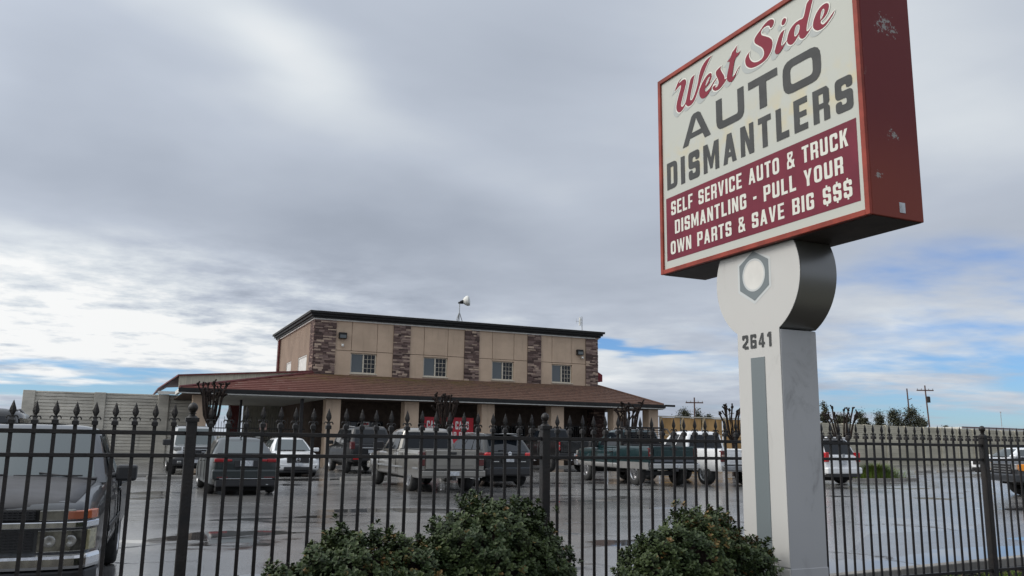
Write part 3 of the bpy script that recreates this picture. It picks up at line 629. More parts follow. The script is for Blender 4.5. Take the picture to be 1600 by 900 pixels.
# ------------------------------------------------------------------ iron fence along the street
def build_fence():
    FY = 6.5
    r = thing('iron_fence', 'black ornamental iron fence with spear tipped pickets and ball capped posts along the street', 'fence', (3, FY, 0))
    posts = [-2.40, .453, 3.300, 6.07, 8.840, 11.61]
    pm = None
    for x in posts:
        if pm is None:
            pm = obj('post', MB().box(-.036, .036, -.036, .036, -.25, 1.615), 'iron', r, bevel=.006)
            cp = MB().box(-.046, .046, -.046, .046, 1.612, 1.640)
            cp.lathe([(.043, 1.640), (.030, 1.652), (.018, 1.660), (.018, 1.668), (.030, 1.672), (.018, 1.678), (.022, 1.684), (.031, 1.697), (.035, 1.713), (.031, 1.729), (.019, 1.744), (.003, 1.750)], n=16)
            cap = obj('post_cap', cp, 'iron', pm, smooth=True, sharp=50); o = pm
        else: o = copy_tree(pm, r)
        o.location = (x-3, 0, 0)
    for z, h in ((1.530, .030), (1.373, .028), (.186, .030)):
        q = MB()
        for a, b in zip(posts, posts[1:]): q.box(a+.037-3, b-.037-3, -.014, .014, z-h/2, z+h/2)
        obj('rail', q, 'iron', r, bevel=.003)
    # one picket with its spear, copied along every bay
    pk = obj('picket', MB().box(-.0125, .0125, -.0055, .0055, .05, 1.585), 'iron', r)
    sp = MB(); sp.box(-.020, .020, -.020, .020, 1.578, 1.605)
    sp.loft([[(-.016, -.016, 1.605), (.016, -.016, 1.605), (.016, .016, 1.605), (-.016, .016, 1.605)], [(-.0085, -.007, 1.622), (.0085, -.007, 1.622), (.0085, .007, 1.622), (-.0085, .007, 1.622)]])
    for sx in (-1, 1):
        sp.tube([(sx*.006, 0, 1.618), (sx*.014, 0, 1.631), (sx*.026, 0, 1.632), (sx*.034, 0, 1.622), (sx*.034, 0, 1.612)], [.006, .0055, .0055, .005, .003], 6)
    sec = [(1.620, .008, .006), (1.640, .009, .006), (1.652, .016, .009), (1.668, .0215, .0105), (1.682, .019, .0095), (1.705, .0115, .007), (1.737, .001, .001)]
    sp.loft([[(-a, 0, z), (0, -b, z), (a, 0, z), (0, b, z)] for z, a, b in sec])
    obj('spear_finial', sp, 'iron', pk)
    n = 0; first = True; rest = MB()
    for a, b in zip(posts, posts[1:]):
        k = 22
        for i in range(1, k+1):
            x = a+(b-a)*i/(k+1)
            if not (-.86 < x < 10.45):
                rest.box(x-3-.0125, x-3+.0125, -.0055, .0055, .05, 1.585).loft([[(x-3-a_, 0, z_), (x-3, -b_, z_), (x-3+a_, 0, z_), (x-3, b_, z_)] for z_, a_, b_ in [(1.585, .019, .019)]+sec]); continue
            o = pk if first else copy_tree(pk, r)
            first = False; o.location = (x-3+random.uniform(-.002, .002), 0, random.uniform(-.003, .003)); o.rotation_euler = (random.uniform(-.003, .003), random.uniform(-.0045, .0045), random.uniform(-.12, .12)); n += 1
    tag(obj('far_pickets', rest, 'iron', r), kind='stuff')
    print('pickets', n)
build_fence()

# ------------------------------------------------------------------ two storey office
def build_office():
    BX, BY = 9.15, 46.
    r = thing('office_building', 'two storey tan stucco building with stone pilasters and a brown tiled awning roof', 'building', (BX+9, BY, 0))
    ox = BX+9
    def L(x): return x-ox
    def part(name, m, *b, parent=None, bevel=0): 
        q = MB()
        for x0, x1, y0, y1, z0, z1 in b: q.box(L(x0), L(x1), y0-BY, y1-BY, z0, z1)
        return obj(name, q, m, parent or r, bevel=bevel)
    x0, x1, yb = 9.15, 27.05, 58.
    # upper storey walls with score joints between panels
    wins = [(11.22, 12.68), (15.47, 16.93), (19.78, 21.20), (23.80, 25.20)]; zb, zt = 5.02, 6.14
    pil = [(9.15, 10.32), (13.62, 14.62), (17.97, 18.90), (22.11, 23.02), (26.18, 27.05)]
    gap = .012
    for (a, b), (c, d), (wa, wb) in zip(pil, pil[1:], wins):
        q = MB(); xs = [b, wa, wb, c]
        for i in range(3):
            u, v = xs[i]+(gap if i else 0), xs[i+1]-(gap if i < 2 else 0)
            for z0, z1 in ((4.4, 6.235), (6.26, 8.0)):
                if i == 1 and z0 < 5:
                    q.box(L(u-gap), L(v+gap), 0, .18, 4.4, zb); q.box(L(u-gap), L(v+gap), 0, .18, zt, z1); continue
                q.box(L(u), L(v), 0, .18, z0, z1)
        obj('wall', q, 'stucco', r, bevel=.008)
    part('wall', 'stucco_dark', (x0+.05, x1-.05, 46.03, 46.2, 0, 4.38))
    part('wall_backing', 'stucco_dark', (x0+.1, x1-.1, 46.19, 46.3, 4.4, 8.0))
    q = MB()
    for (y0, y1) in ((46.3, 47.9), (50.5, 52.8), (54.5, yb)): q.box(L(x0), L(x0)+.2, y0-BY, y1-BY, 3.5, 8.0)
    for (y0, y1) in ((47.9, 50.5), (52.8, 54.5)): q.box(L(x0), L(x0)+.2, y0-BY, y1-BY, 3.5, 5.0).box(L(x0), L(x0)+.2, y0-BY, y1-BY, 6.1, 8.0)
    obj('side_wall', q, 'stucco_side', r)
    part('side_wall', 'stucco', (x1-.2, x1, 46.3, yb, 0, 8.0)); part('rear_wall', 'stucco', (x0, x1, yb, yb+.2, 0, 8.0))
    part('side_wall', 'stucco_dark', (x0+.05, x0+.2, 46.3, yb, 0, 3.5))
    part('roof', 'cornice', (x0+.1, x1-.1, 46.2, yb, 7.98, 8.02))
    rs = random.Random(91)
    for a, b in pil:
        q = MB().box(L(a)+.02, L(b)-.02, -.03, .12, 4.4, 7.97); q.tone += [.0]*6; z = 4.4
        while z < 7.96:
            h = min(rs.choice((.062, .08, .10, .13)), 7.975-z); x = a
            while x < b-.01:
                w_ = rs.uniform(.16, .55); w_ = b-x if x+w_ > b-.12 else w_
                q.box(L(x)+.004, L(x+w_)-.004, -rs.uniform(.05, .095), -.02, z+.004, z+h-.004); q.tone += [rs.random()**1.25]*6; x += w_
            z += h
        obj('pilaster', q, 'stone_block', r)
    part('pilaster', 'stone', (x0-.06, x0+.1, 45.935, 47.0, 4.4, 7.98)); part('pilaster', 'stone', (x0-.06, x0+.1, 57.2, yb+.05, 4.4, 7.98))
    for i, (a, b) in enumerate(wins):
        w = part('window', 'win_frame', (a+.002, b-.002, 46.09, 46.16, zb+.002, zb+.06), (a+.002, b-.002, 46.09, 46.16, zt-.06, zt-.002), (a+.002, a+.06, 46.09, 46.16, zb+.06, zt-.06), (b-.06, b-.002, 46.09, 46.16, zb+.06, zt-.06), ((a+b)/2-.035, (a+b)/2+.035, 46.08, 46.16, zb+.06, zt-.06))
        part('pane', 'glass_mid', (a+.06, (a+b)/2-.035, 46.13, 46.15, zb+.06, zt-.06), parent=w)
        part('pane', 'glass_dark', ((a+b)/2+.035, b-.06, 46.13, 46.15, zb+.06, zt-.06), parent=w)
        m0, m1 = (a+b)/2+.035, b-.06
        bars = [(m0+(m1-m0)*k/3-.009, m0+(m1-m0)*k/3+.009, 46.115, 46.129, zb+.06, zt-.06) for k in (1, 2)] + [(m0, m1, 46.116, 46.128, zb+.06+(zt-zb-.12)*k/4-.009, zb+.06+(zt-zb-.12)*k/4+.009) for k in (1, 2, 3)]
        part('muntin_grid', 'win_frame', *bars, parent=w)
        part('sill', 'win_frame', (a-.05, b+.05, 45.95, 46.1, zb-.05, zb-.002), parent=w)
    for y0, y1 in ((47.9, 50.5), (52.8, 54.5)):
        w = part('window', 'pale_trim', (x0+.02, x0+.12, y0, y0+.07, 5., 6.1), (x0+.02, x0+.12, y1-.07, y1, 5., 6.1), (x0+.02, x0+.12, y0+.07, y1-.07, 5., 5.07), (x0+.02, x0+.12, y0+.07, y1-.07, 6.03, 6.1))
        part('pane', 'pale_trim', (x0+.05, x0+.07, y0+.07, y1-.07, 5.07, 6.03), parent=w)  # opaque pale panes, their bright reflection put into the colour
    # cornice in three steps all round
    def ring(name, m, o, z0, z1, i=.3):
        part(name, m, (x0-o, x1+o, 46-o, 46+i, z0, z1), (x0-o, x0+i, 46+i, yb-i+.2, z0, z1), (x1-i, x1+o, 46+i, yb-i+.2, z0, z1), (x0-o, x1+o, yb-i+.2, yb+o+.2, z0, z1))
    ring('cornice_trim', 'pale_trim', .09, 7.88, 7.955)
    ring('cornice', 'cornice', .16, 7.957, 8.07); ring('cornice', 'cornice', .26, 8.072, 8.20); ring('cornice', 'cornice', .36, 8.202, 8.32)
    ring('cornice_cap', 'pale_trim', .37, 8.322, 8.335)
    part('roof_hatch', 'dull_metal', (15.8, 17.6, 47.5, 49., 8.03, 8.62))
    for x, z in ((10.68, 7.05), (25.72, 6.96)):
        w = part('wall_light', 'cornice', (x-.22, x+.22, 45.80, 46.0, z-.16, z+.18), bevel=.02)
        part('lens', 'glass_mid', (x-.17, x+.17, 45.785, 45.802, z-.13, z+.05), parent=w)
    for x, z in ((10.70, 6.50), (25.90, 6.62)):
        o = obj('security_camera', MB().sphere((L(x), -.12, z), .075).box(L(x)-.06, L(x)+.06, -.12, 0, z+.03, z+.10), 'pale_trim', r, smooth=True)
    part('downpipe', 'red_trim', (x0-.16, x0-.06, 57.0, 57.1, 3.6, 7.9))
    aw = MB(); aw.prism([(50.0-BY, 5.25), (50.0-BY, 6.15), (51.8-BY, 6.15), (51.8-BY, 5.25)], 'x', L(x1), L(x1)+.05)
    aw = MB().loft([[(L(x1), a, 6.25), (L(x1)+.95, a, 5.72), (L(x1)+.95, a, 5.28), (L(x1), a, 5.28)] for a in (1.0, 3.2)])
    obj('side_awning', aw, 'awning', r)
    # tiled pent roof: eleven overlapping courses with hips at both ends
    ez, tz, ey, ty = 3.70, 4.90, 42.5, 46.; xa, xb, ta, tb = 2.3, 29.6, 9.2, 27.1; N = 11
    q = MB()
    for i in range(N):
        t0, t1 = i/N, (i+1)/N
        lx0, lx1 = xa+(ta-xa)*t0, xa+(ta-xa)*t1; rx0, rx1 = xb+(tb-xb)*t0, xb+(tb-xb)*t1
        y0, y1 = ey+(ty-ey)*t0, ey+(ty-ey)*t1; z0, z1 = ez+(tz-ez)*t0+.055, ez+(tz-ez)*t1
        nseg = 60
        for k in range(nseg):
            u0, u1 = k/nseg, (k+1)/nseg
            j = random.uniform(-.008, .008)
            q.add([(L(lx0+(rx0-lx0)*u0), y0-BY-.02, z0-.06), (L(lx0+(rx0-lx0)*u1), y0-BY-.02, z0-.06), (L(lx0+(rx0-lx0)*u1), y0-BY, z0+j), (L(lx0+(rx0-lx0)*u0), y0-BY, z0+j),
                   (L(lx1+(rx1-lx1)*u1), y1-BY+.02, z1+.004), (L(lx1+(rx1-lx1)*u0), y1-BY+.02, z1+.004)], [(0, 1, 2, 3), (3, 2, 4, 5)])
        # the end slopes
        q.add([(L(rx0), y0-BY, z0), (L(xb), 14, ez), (L(tb), 14, tz), (L(rx1), y1-BY, z1)], [(0, 1, 2, 3)]) if i == 0 else None
    q.add([(L(xb), ey-BY, ez), (L(xb), 14, ez), (L(tb), 14, tz), (L(tb), ty-BY, tz)], [(0, 1, 2, 3)])
    rf = obj('awning_roof', q, 'tile', r)
    hp = MB().tube([(L(xa), ey-BY, ez+.04), (L(ta), ty-BY, tz+.05)], .075, 6)
    obj('hip_ridge', hp, 'red_trim', rf); obj('hip_ridge', MB().tube([(L(xb), ey-BY, ez+.04), (L(tb), ty-BY, tz+.05)], .06, 6), 'tile', rf)
    part('gutter', 'cornice', (xa-.05, xb+.05, 42.36, 42.52, 3.50, 3.70), (xb-.1, xb+.06, 42.52, 60, 3.50, 3.70), parent=None, bevel=.01)
    part('gutter_spout', 'cornice', (xb+.06, xb+.75, 42.38, 42.5, 3.60, 3.72))
    part('eave_trim', 'pale_trim', (xa, xb, 42.40, 42.52, 3.445, 3.495))
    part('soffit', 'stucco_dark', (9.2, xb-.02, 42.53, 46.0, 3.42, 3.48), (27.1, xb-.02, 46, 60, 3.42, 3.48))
    for a, b in ((9.32, 10.08), (13.49, 14.27), (17.90, 18.67), (22.19, 23.02), (26.33, 27.22), (28.81, 29.50)):
        part('column', 'stucco', (a, b, 42.95, 43.65, 0, 3.42), bevel=.015)
    part('column', 'stone', (26.3, 27.1, 45.2, 46.02, 0, 3.42))
    part('column', 'stucco', (2.95, 3.62, 43.0, 43.6, 0, 3.40))
    # ground floor: shop windows, doors and security grilles in the shade of the porch
    for a, b, z0, z1 in ((11.1, 13.2, .3, 2.4), (15.2, 17.2, .3, 2.4), (19.4, 20.6, 0, 2.3), (20.9, 22.0, .8, 2.3), (24.1, 25.8, .5, 2.4)):
        w = part('window', 'cornice', (a, b, 45.96, 46.03, z0, z1))
        part('pane', 'glass_dark', (a+.07, b-.07, 45.94, 45.961, z0+.07, z1-.07), parent=w)
    for a, b in ((20.6, 22.1), (23.1, 25.9)):
        q = MB()
        for k in range(int((b-a)/.13)+1): q.box(L(a)+k*.13, L(a)+k*.13+.02, -1.2, -1.18, .05, 2.5)
        for z in (.2, 1.3, 2.35): q.box(L(a), L(b), -1.215, -1.20, z, z+.04)
        obj('security_grille', q, 'iron', r)
    # carport wing on the left under a low pitched roof
    part('carport_fascia', 'fascia', (2.42, 9.1, 46.0, 46.12, 3.75, 4.52))
    q = MB().add([(L(2.35), -.05, 4.50), (L(9.15), -.05, 5.02), (L(9.15), 12, 5.02), (L(2.35), 12, 4.50)], [(0, 1, 2, 3)])
    q.add([(L(2.42), 0, 4.45), (L(9.12), 0, 4.45), (L(9.12), 0, 4.98)], [(0, 1, 2)])
    obj('carport_roof', MB().loft([[(L(2.35), y, 4.46), (L(9.14), y, 4.98), (L(9.14), y, 5.06), (L(2.35), y, 4.54)] for y in (-.10, 12.)]), 'red_trim', r)
    obj('carport_gable', MB().loft([[(L(2.42), y, 4.52), (L(9.1), y, 4.52), (L(9.1), y, 4.98)] for y in (.0, .1)]), 'fascia', r)
    q = MB()
    for k in range(24): q.box(L(2.45)+k*.285, L(2.45)+k*.285+.018, -.012, -.002, 3.76, 4.47+k*.0215)
    obj('fascia_seam', q, 'win_frame', r)
    obj('carport_slope', MB().loft([[(L(2.35), -.1, 4.46), (L(2.35), 12, 4.46), (L(2.35), 12, 4.54), (L(2.35), -.1, 4.54)], [(L(1.55), 3.0, 3.90), (L(1.55), 12, 3.90), (L(1.55), 12, 3.97), (L(1.55), 3.0, 3.97)]]), 'red_trim', r)
    part('carport_beam', 'pale_trim', (1.5, 2.35, 46.6, 46.75, 3.55, 3.70), (2.28, 2.42, 42.6, 46.0, 3.50, 3.68))
    q = MB()
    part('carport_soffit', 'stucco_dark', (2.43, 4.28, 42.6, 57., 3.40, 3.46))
    for k in range(11, 40): q.box(L(2.4)+k*.172, L(2.4)+k*.172+.12, -3.4, 11, 3.40, 3.46); q.box(L(2.4)+k*.172+.121, L(2.4)+k*.172+.171, -3.4, 11, 3.43, 3.46)
    obj('carport_ceiling', q, 'ceil', r)
    q = MB()
    for k in range(26): q.box(L(6.9)+k*.16, L(6.9)+k*.16+.10, 10.0, 10.08, 0, 3.4); q.box(L(6.9)+k*.16+.101, L(6.9)+k*.16+.159, 10.04, 10.08, 0, 3.4)
    obj('carport_rear_wall', q, 'corrug', r)
    part('carport_post', 'iron', (8.05, 8.2, 43.0, 43.15, 0, 3.4), parent=None); part('carport_post', 'iron', (5.6, 5.72, 47.0, 47.12, 0, 3.4)); part('carport_post', 'iron', (3.3, 3.42, 47., 47.12, 0, 3.4))
    part('carport_side_wall', 'red_trim', (6.0, 6.75, 56.0, 56.1, 0, 3.4))
    return r
build_office()
def small_things_at_office():
    # iron gate under the carport
    g = thing('carport_gate', 'dark iron gate of thin upright bars closing the carport left of the building', 'gate', (6.2, 44.6, 0))
    q = MB()
    for k in range(38): q.box(-2.5+k*.13, -2.48+k*.13, 0, .02, .08, 2.45 if k % 2 else 2.2)
    obj('bars', q, 'iron', g)
    obj('rails', MB().box(-2.5, 2.45, -.015, -.001, .2, .25).box(-2.5, 2.45, -.015, -.001, 1.85, 1.9).box(-2.5, 2.45, -.015, -.001, 1.25, 1.30), 'iron', g)
    pinkish = mat('notice_pink', (.50, .33, .28), .6)
    s = thing('notice_board', 'small pinkish notice board hung on the iron gate under the carport', 'sign', (6.52, 44.54, 1.98))
    bx('board', pinkish, s, (-.17, .17, -.012, .012, -.16, .16)); bx('board_border', 'red_trim', s, (-.185, .185, -.006, .008, -.175, .175))
    s = thing('notice_board', 'small white notice fixed low on the carport gate below the pinkish one', 'sign', (6.30, 44.54, 1.55))
    bx('board', 'pale_trim', s, (-.12, .12, -.012, .012, -.14, .14)); bx('board_border', 'cornice', s, (-.13, .13, -.006, .008, -.15, .15))
    s = thing('poster', 'small white poster on the shaded wall between the first two porch columns', 'poster', (12.05, 45.3, 2.05))
    bx('sheet', 'pale_trim', s, (-.19, .19, -.01, .0, -.3, .3)); bx('header', 'banner_red', s, (-.15, .15, -.014, -.011, .14, .24))
    b = thing('banner', 'red banner with white capitals offering cash for cars under the porch', 'banner', (16.22, 43.55, 0))
    bx('banner_cloth', 'banner_red', b, (-1.43, 1.43, -.008, .008, 1.45, 2.66))
    f = lambda p: (p[0], -.012, p[1])
    obj('banner_lettering', text_mesh('TOP DOLLAR PAID!', -1.33, 1.33, 1.52, 1.88, f, w=.55, t=.19, mb=text_mesh('CASH FOR CARS', -1.28, 1.16, 2.02, 2.46, f, w=.55, t=.19)), 'white_ink', b)
    a = thing('red_post_sign', 'small red arrow shaped sign on a white post behind the silver pickup bed', 'sign', (14.6, 38.2, 0))
    obj('arrow_board', MB().prism([(-.42, 1.62), (.42, 1.62), (.42, 1.38), (.14, 1.38), (.14, 1.05), (-.14, 1.05), (-.14, 1.38), (-.42, 1.38)], 'y', -.02, .02), 'banner_red', a)
    bx('post', 'pale_trim', a, (-.05, .05, -.0, .06, 0, 1.04))
    d = thing('dish_antenna', 'white drum dish antenna on a tripod mast on the flat roof', 'antenna', (19.1, 50, 8.02))
    obj('mast', MB().tube([(0, 0, 0), (.03, 0, 2.25)], .035, 8), 'dull_metal', d)
    for x, y in ((-.55, .1), (.62, .1), (.1, 1.)): obj('leg', MB().tube([(x, y, 0), (.02, 0, 1.55)], .026, 6), 'dull_metal', d)
    obj('bracket', MB().box(-.06, .26, -.06, .06, 2.10, 2.2).tube([(.1, 0, 2.2), (.32, -.03, 2.3)], .09, 8), 'cornice', d)
    o = obj('dish', MB().lathe([(.02, -.30), (.16, -.26), (.30, -.12), (.40, .04), (.42, .20), (.36, .28), (.02, .32)], axis='x', n=24), 'pale_trim', d, smooth=True); o.location = (.47, 0, 2.30); o.rotation_euler = (0, -.15, -.5); o.scale = (.8, .8, .8)
    d = thing('roof_antenna', 'thin roof mast with a small panel antenna at the right end of the parapet', 'antenna', (28.4, 50.4, 8.0))
    d.location = (26.6, 47.2, 8.02)
    obj('mast', MB().tube([(0, 0, 0), (0, 0, 1.45)], .03, 8), 'dull_metal', d)
    obj('panel', MB().box(-.20, -.13, -.06, .06, .85, 1.38).box(-.14, 0, -.02, .02, 1.0, 1.05).box(-.14, 0, -.02, .02, 1.2, 1.25), 'pale_trim', d); obj('yagi_boom', MB().tube([(-.2, 0, 1.1), (-.45, 0, 1.12)], .012, 6).tube([(-.42, 0, .95), (-.42, 0, 1.3)], .008, 5), 'dull_metal', d)
small_things_at_office()

# ------------------------------------------------------------------ walls round the yard
def wall_run(name, label, P0, P1, z, posts, m, pm, course=.125, group=None, pw=.5, gap=.032, dp=.026):
    P0, P1 = Vector(P0), Vector(P1); d = P1-P0; Ln = d.length
    r = thing(name, label, 'wall', (P0.x, P0.y, 0), math.atan2(d.y, d.x), group)
    xs = [0]+posts+[Ln]
    for i, p in enumerate(posts):
        bx('post', pm, r, (p-pw/2, p+pw/2, -.09, .16, 0, z+.02), bevel=.02)
    for a, b in zip(posts, posts[1:]):
        q = MB(); k = 0; zz = 0.
        while zz < z-.02:
            h = min(course, z-zz); q.box(a+pw/2+.002, b-pw/2-.002, -.01 if k % 2 else -.022, .1, zz, zz+h-gap); q.box(a+pw/2+.002, b-pw/2-.002, dp, .098, zz+h-gap+.001, zz+h-.001); zz += h; k += 1
        obj('panel', q, m, r, bevel=.006)
    return r
wall_run('block_wall', 'grey precast block wall with broad posts left of the building', (-4.95, 50), (4.2, 50), 3.66, [.43, 3.74, 6.88, 8.85], 'precast_grey', 'precast_grey', .17, pw=.56)
w0, w1 = Vector((43.9, 44.5)), Vector((86., 55.4)); Ln = (w1-w0).length
wall_run('block_wall', 'long beige precast block wall with slim posts running away at right', w0, w1, 2.98, [.15+i*3.05 for i in range(int(Ln/3.05)+1)], 'precast', 'precast', .15, pw=.30, gap=.018, dp=.006)
bw = thing('board_fence', 'orange brown plywood fence with pale posts between the building and beige wall', 'fence', (30.1, 43.6, 0), math.atan2(.9, 13.7))
for k in range(8):
    a = k*1.72
    bx('panel', 'board', bw, (a+.14, a+1.57, .05, .09, .1, 1.9), (a+.14, a+1.57, .05, .09, 1.97, 3.0))
    bx('post', 'board_pale', bw, (a, a+.13, .0, .12, 0, 3.03))
bx('rail', 'board_pale', bw, (.14, 13.7, .02, .049, 1.90, 1.965))
bx('coping', 'precast_grey', bw, (-.3, 13.8, -.02, .14, 3.031, 3.10))
far = thing('long_shed', 'low pale shed roof showing just above the beige wall far right', 'building', (96, 70, 0), .15)
bx('wall', 'precast', far, (-6, 40, 0, 12, 0, 3.4)); bx('roof', 'pale_trim', far, (-6.4, 40.4, -.5, 12.5, 3.42, 3.75)); bx('roof_edge', 'red_trim', far, (-6.4, 40.4, -.56, -.501, 3.70, 3.80))
for i, (x, y) in enumerate(((41.6, 34.4), (44.0, 34.9), (46.4, 35.4))):
    s = tag(obj('wheel_stop', MB().prism([(-.12, 0), (.12, 0), (.08, .13), (-.08, .13)], 'x', -.9, .9), 'concrete', bevel=.01), 'concrete wheel stop ' + ('nearest the beige wall post, leftmost of three', 'in the middle of three before the beige wall', 'rightmost of three before the beige wall')[i], 'wheel stop', 'wheel stops along the beige wall')
    s.location = (x, y, .002); s.rotation_euler = (0, 0, .25)
for i, (x, y, l) in enumerate(((.35, 33.6, 'on bare asphalt left of the silver truck'), (7.6, 30.0, 'in front of the silver pickup'), (17.4, 33.2, 'in front of the green pickup'), (11.7, 31.0, 'in front of the black crossover'))):
    s = tag(obj('wheel_stop', MB().prism([(-.1, 0), (.1, 0), (.07, .13), (-.07, .13)], 'x', -.85, .85), 'concrete', bevel=.01), 'worn concrete wheel stop ' + l, 'wheel stop', 'wheel stops in the car park')
    s.location = (x+.4, y, .002)

# ------------------------------------------------------------------ vehicles: x forward, y left, z up, origin on the ground
def section(x, zb, zt, w, crown=.03):
    h = zt-zb
    half = [(0, zb), (w*.55, zb), (w*.86, zb+.015*h), (w*.965, zb+.09*h), (w*.995, zb+.28*h), (w, zb+.52*h), (w*.988, zb+.74*h), (w*.955, zt-.10*h), (w*.90, zt-.015*h), (w*.80, zt+crown*.25), (w*.45, zt+crown*.8), (0, zt+crown)]
    return [(x, y, z) for y, z in half] + [(x, -y, z) for y, z in half[-2:0:-1]]
def applied(o):
    dg = bpy.context.evaluated_depsgraph_get(); dg.update()
    me = bpy.data.meshes.new_from_object(o.evaluated_get(dg)); old = o.data; o.modifiers.clear(); o.data = me
    bpy.data.meshes.remove(old); return o
def cut_arches(o, xs, r, w, sub=1, zc=None):
    if sub:
        s = o.modifiers.new('s', 'SUBSURF'); s.levels = sub; s.render_levels = sub
    cut = []
    for x in xs:
        q = MB().lathe([(r, -w), (r, w)], (x, 0, zc or r-.07), 'y', 32); c = obj('cutter', q, 'void'); cut.append(c)
        b = o.modifiers.new('b', 'BOOLEAN'); b.operation = 'DIFFERENCE'; b.object = c; b.solver = 'EXACT'
    applied(o)
    for c in cut:
        me = c.data; bpy.data.objects.remove(c); bpy.data.meshes.remove(me)
    o.data.shade_smooth(); o.data.set_sharp_from_angle(angle=R(38))
    return o
class Cab:
    def __init__(s, fb, rb, ft, rt_, zb, zt, wb, wt, bulge=.07, rbulge=.04): s.a = (fb, rb, ft, rt_, zb, zt, wb, wt); s.bu, s.rb = bulge, rbulge
    def at(s, t):
        fb, rb, ft, rt_, zb, zt, wb, wt = s.a
        k = t
        return fb+(ft-fb)*k, rb+(rt_-rb)*k, wb+(wt-wb)*(t**1.25), zb+(zt-zb)*t
    def ring(s, t, ins=0., zz=None):
        xf, xr, w, z = s.at(t); xf -= ins*1.4; xr += ins*1.2; w -= ins; z = zz if zz is not None else z
        h = [(xf+s.bu, 0), (xf+s.bu*.6, w*.55), (xf-.015, w*.92), (xf-.08, w*.99), ((xf+xr)/2, w*1.012), (xr+.07, w*.99), (xr+.012, w*.92), (xr-s.rb*.6, w*.55), (xr-s.rb, 0)]
        return [(x, y, z) for x, y in h]+[(x, -y, z) for x, y in h[-2:0:-1]]
    def mesh(s):
        zt = s.a[5]
        return MB().loft([s.ring(0), s.ring(.45), s.ring(.86), s.ring(.93, .025), s.ring(.97, .075), s.ring(1., .16), s.ring(1., .40, zt+.018)])
    def side(s, poly, sg, off=.012):
        q = []
        for u, t in poly:
            xf, xr, w, z = s.at(t); xf -= .03; xr += .02
            x = xf+(xr-xf)*u; q.append((x, sg*(w*1.0+.012*(1-abs(2*u-1))+off), z))
        return q
    def front(s, t0, t1, ym, rear=False, off=.014):
        rows = []
        for t in (t0, (t0+t1)/2, t1):
            xf, xr, w, z = s.at(t); row = []
            for f in (-ym, -.55, 0, .55, ym):
                a = abs(f)
                if rear: e = -s.rb if a == 0 else (-s.rb*.6 if a == .55 else -s.rb*.6+(.012+s.rb*.6)*(a-.55)/.37); row.append((xr+e-off, f*w, z))
                else: e = s.bu if a == 0 else (s.bu*.6 if a == .55 else s.bu*.6+(-.015-s.bu*.6)*(a-.55)/.37); row.append((xf+e+off, f*w, z))
            rows.append(row)
        return MB().loft(rows, cap=False, closed=False)
def wheel_template(r, w, rim_r, spokes, rim_mat='alloy', tyre='rubber'):
    t = obj('wheel', MB().lathe([(rim_r, -w), (rim_r+.02, -w*1.0), (r-.035, -w*.98), (r-.008, -w*.80), (r, -w*.6), (r, -w*.4), (r-.008, -w*.12), (r-.035, -.004), (rim_r+.03, .004), (rim_r, -.008), (rim_r*.98, -.05)], axis='y', n=30, cap=False), tyre, None, smooth=True, sharp=50)
    q = MB().lathe([(rim_r, -.006), (rim_r-.022, .0), (rim_r-.035, -.02), (rim_r-.05, -.09), (.07, -.10), (.068, -.02), (.03, -.012), (.003, -.012)], axis='y', n=30, cap=False)
    for k in range(spokes):
        a = 2*math.pi*k/spokes; c, s = math.cos(a), math.sin(a); hw = .045 if spokes < 7 else .026
        P = lambda rr, o, y: (rr*c-o*s, y, rr*s+o*c)
        q.loft([[P(.05, -hw, -.03), P(.05, hw, -.03), P(.05, hw, -.008), P(.05, -hw, -.008)], [P(rim_r-.02, -hw*.7, -.06), P(rim_r-.02, hw*.7, -.06), P(rim_r-.02, hw*.7, -.010), P(rim_r-.02, -hw*.7, -.010)]])
    obj('rim', q, rim_mat, t, smooth=True, sharp=35)
    obj('brake_disc', MB().lathe([(.003, -.11), (rim_r-.03, -.11), (rim_r-.03, -.12), (.003, -.12)], axis='y', n=20), 'void', t)
    return t
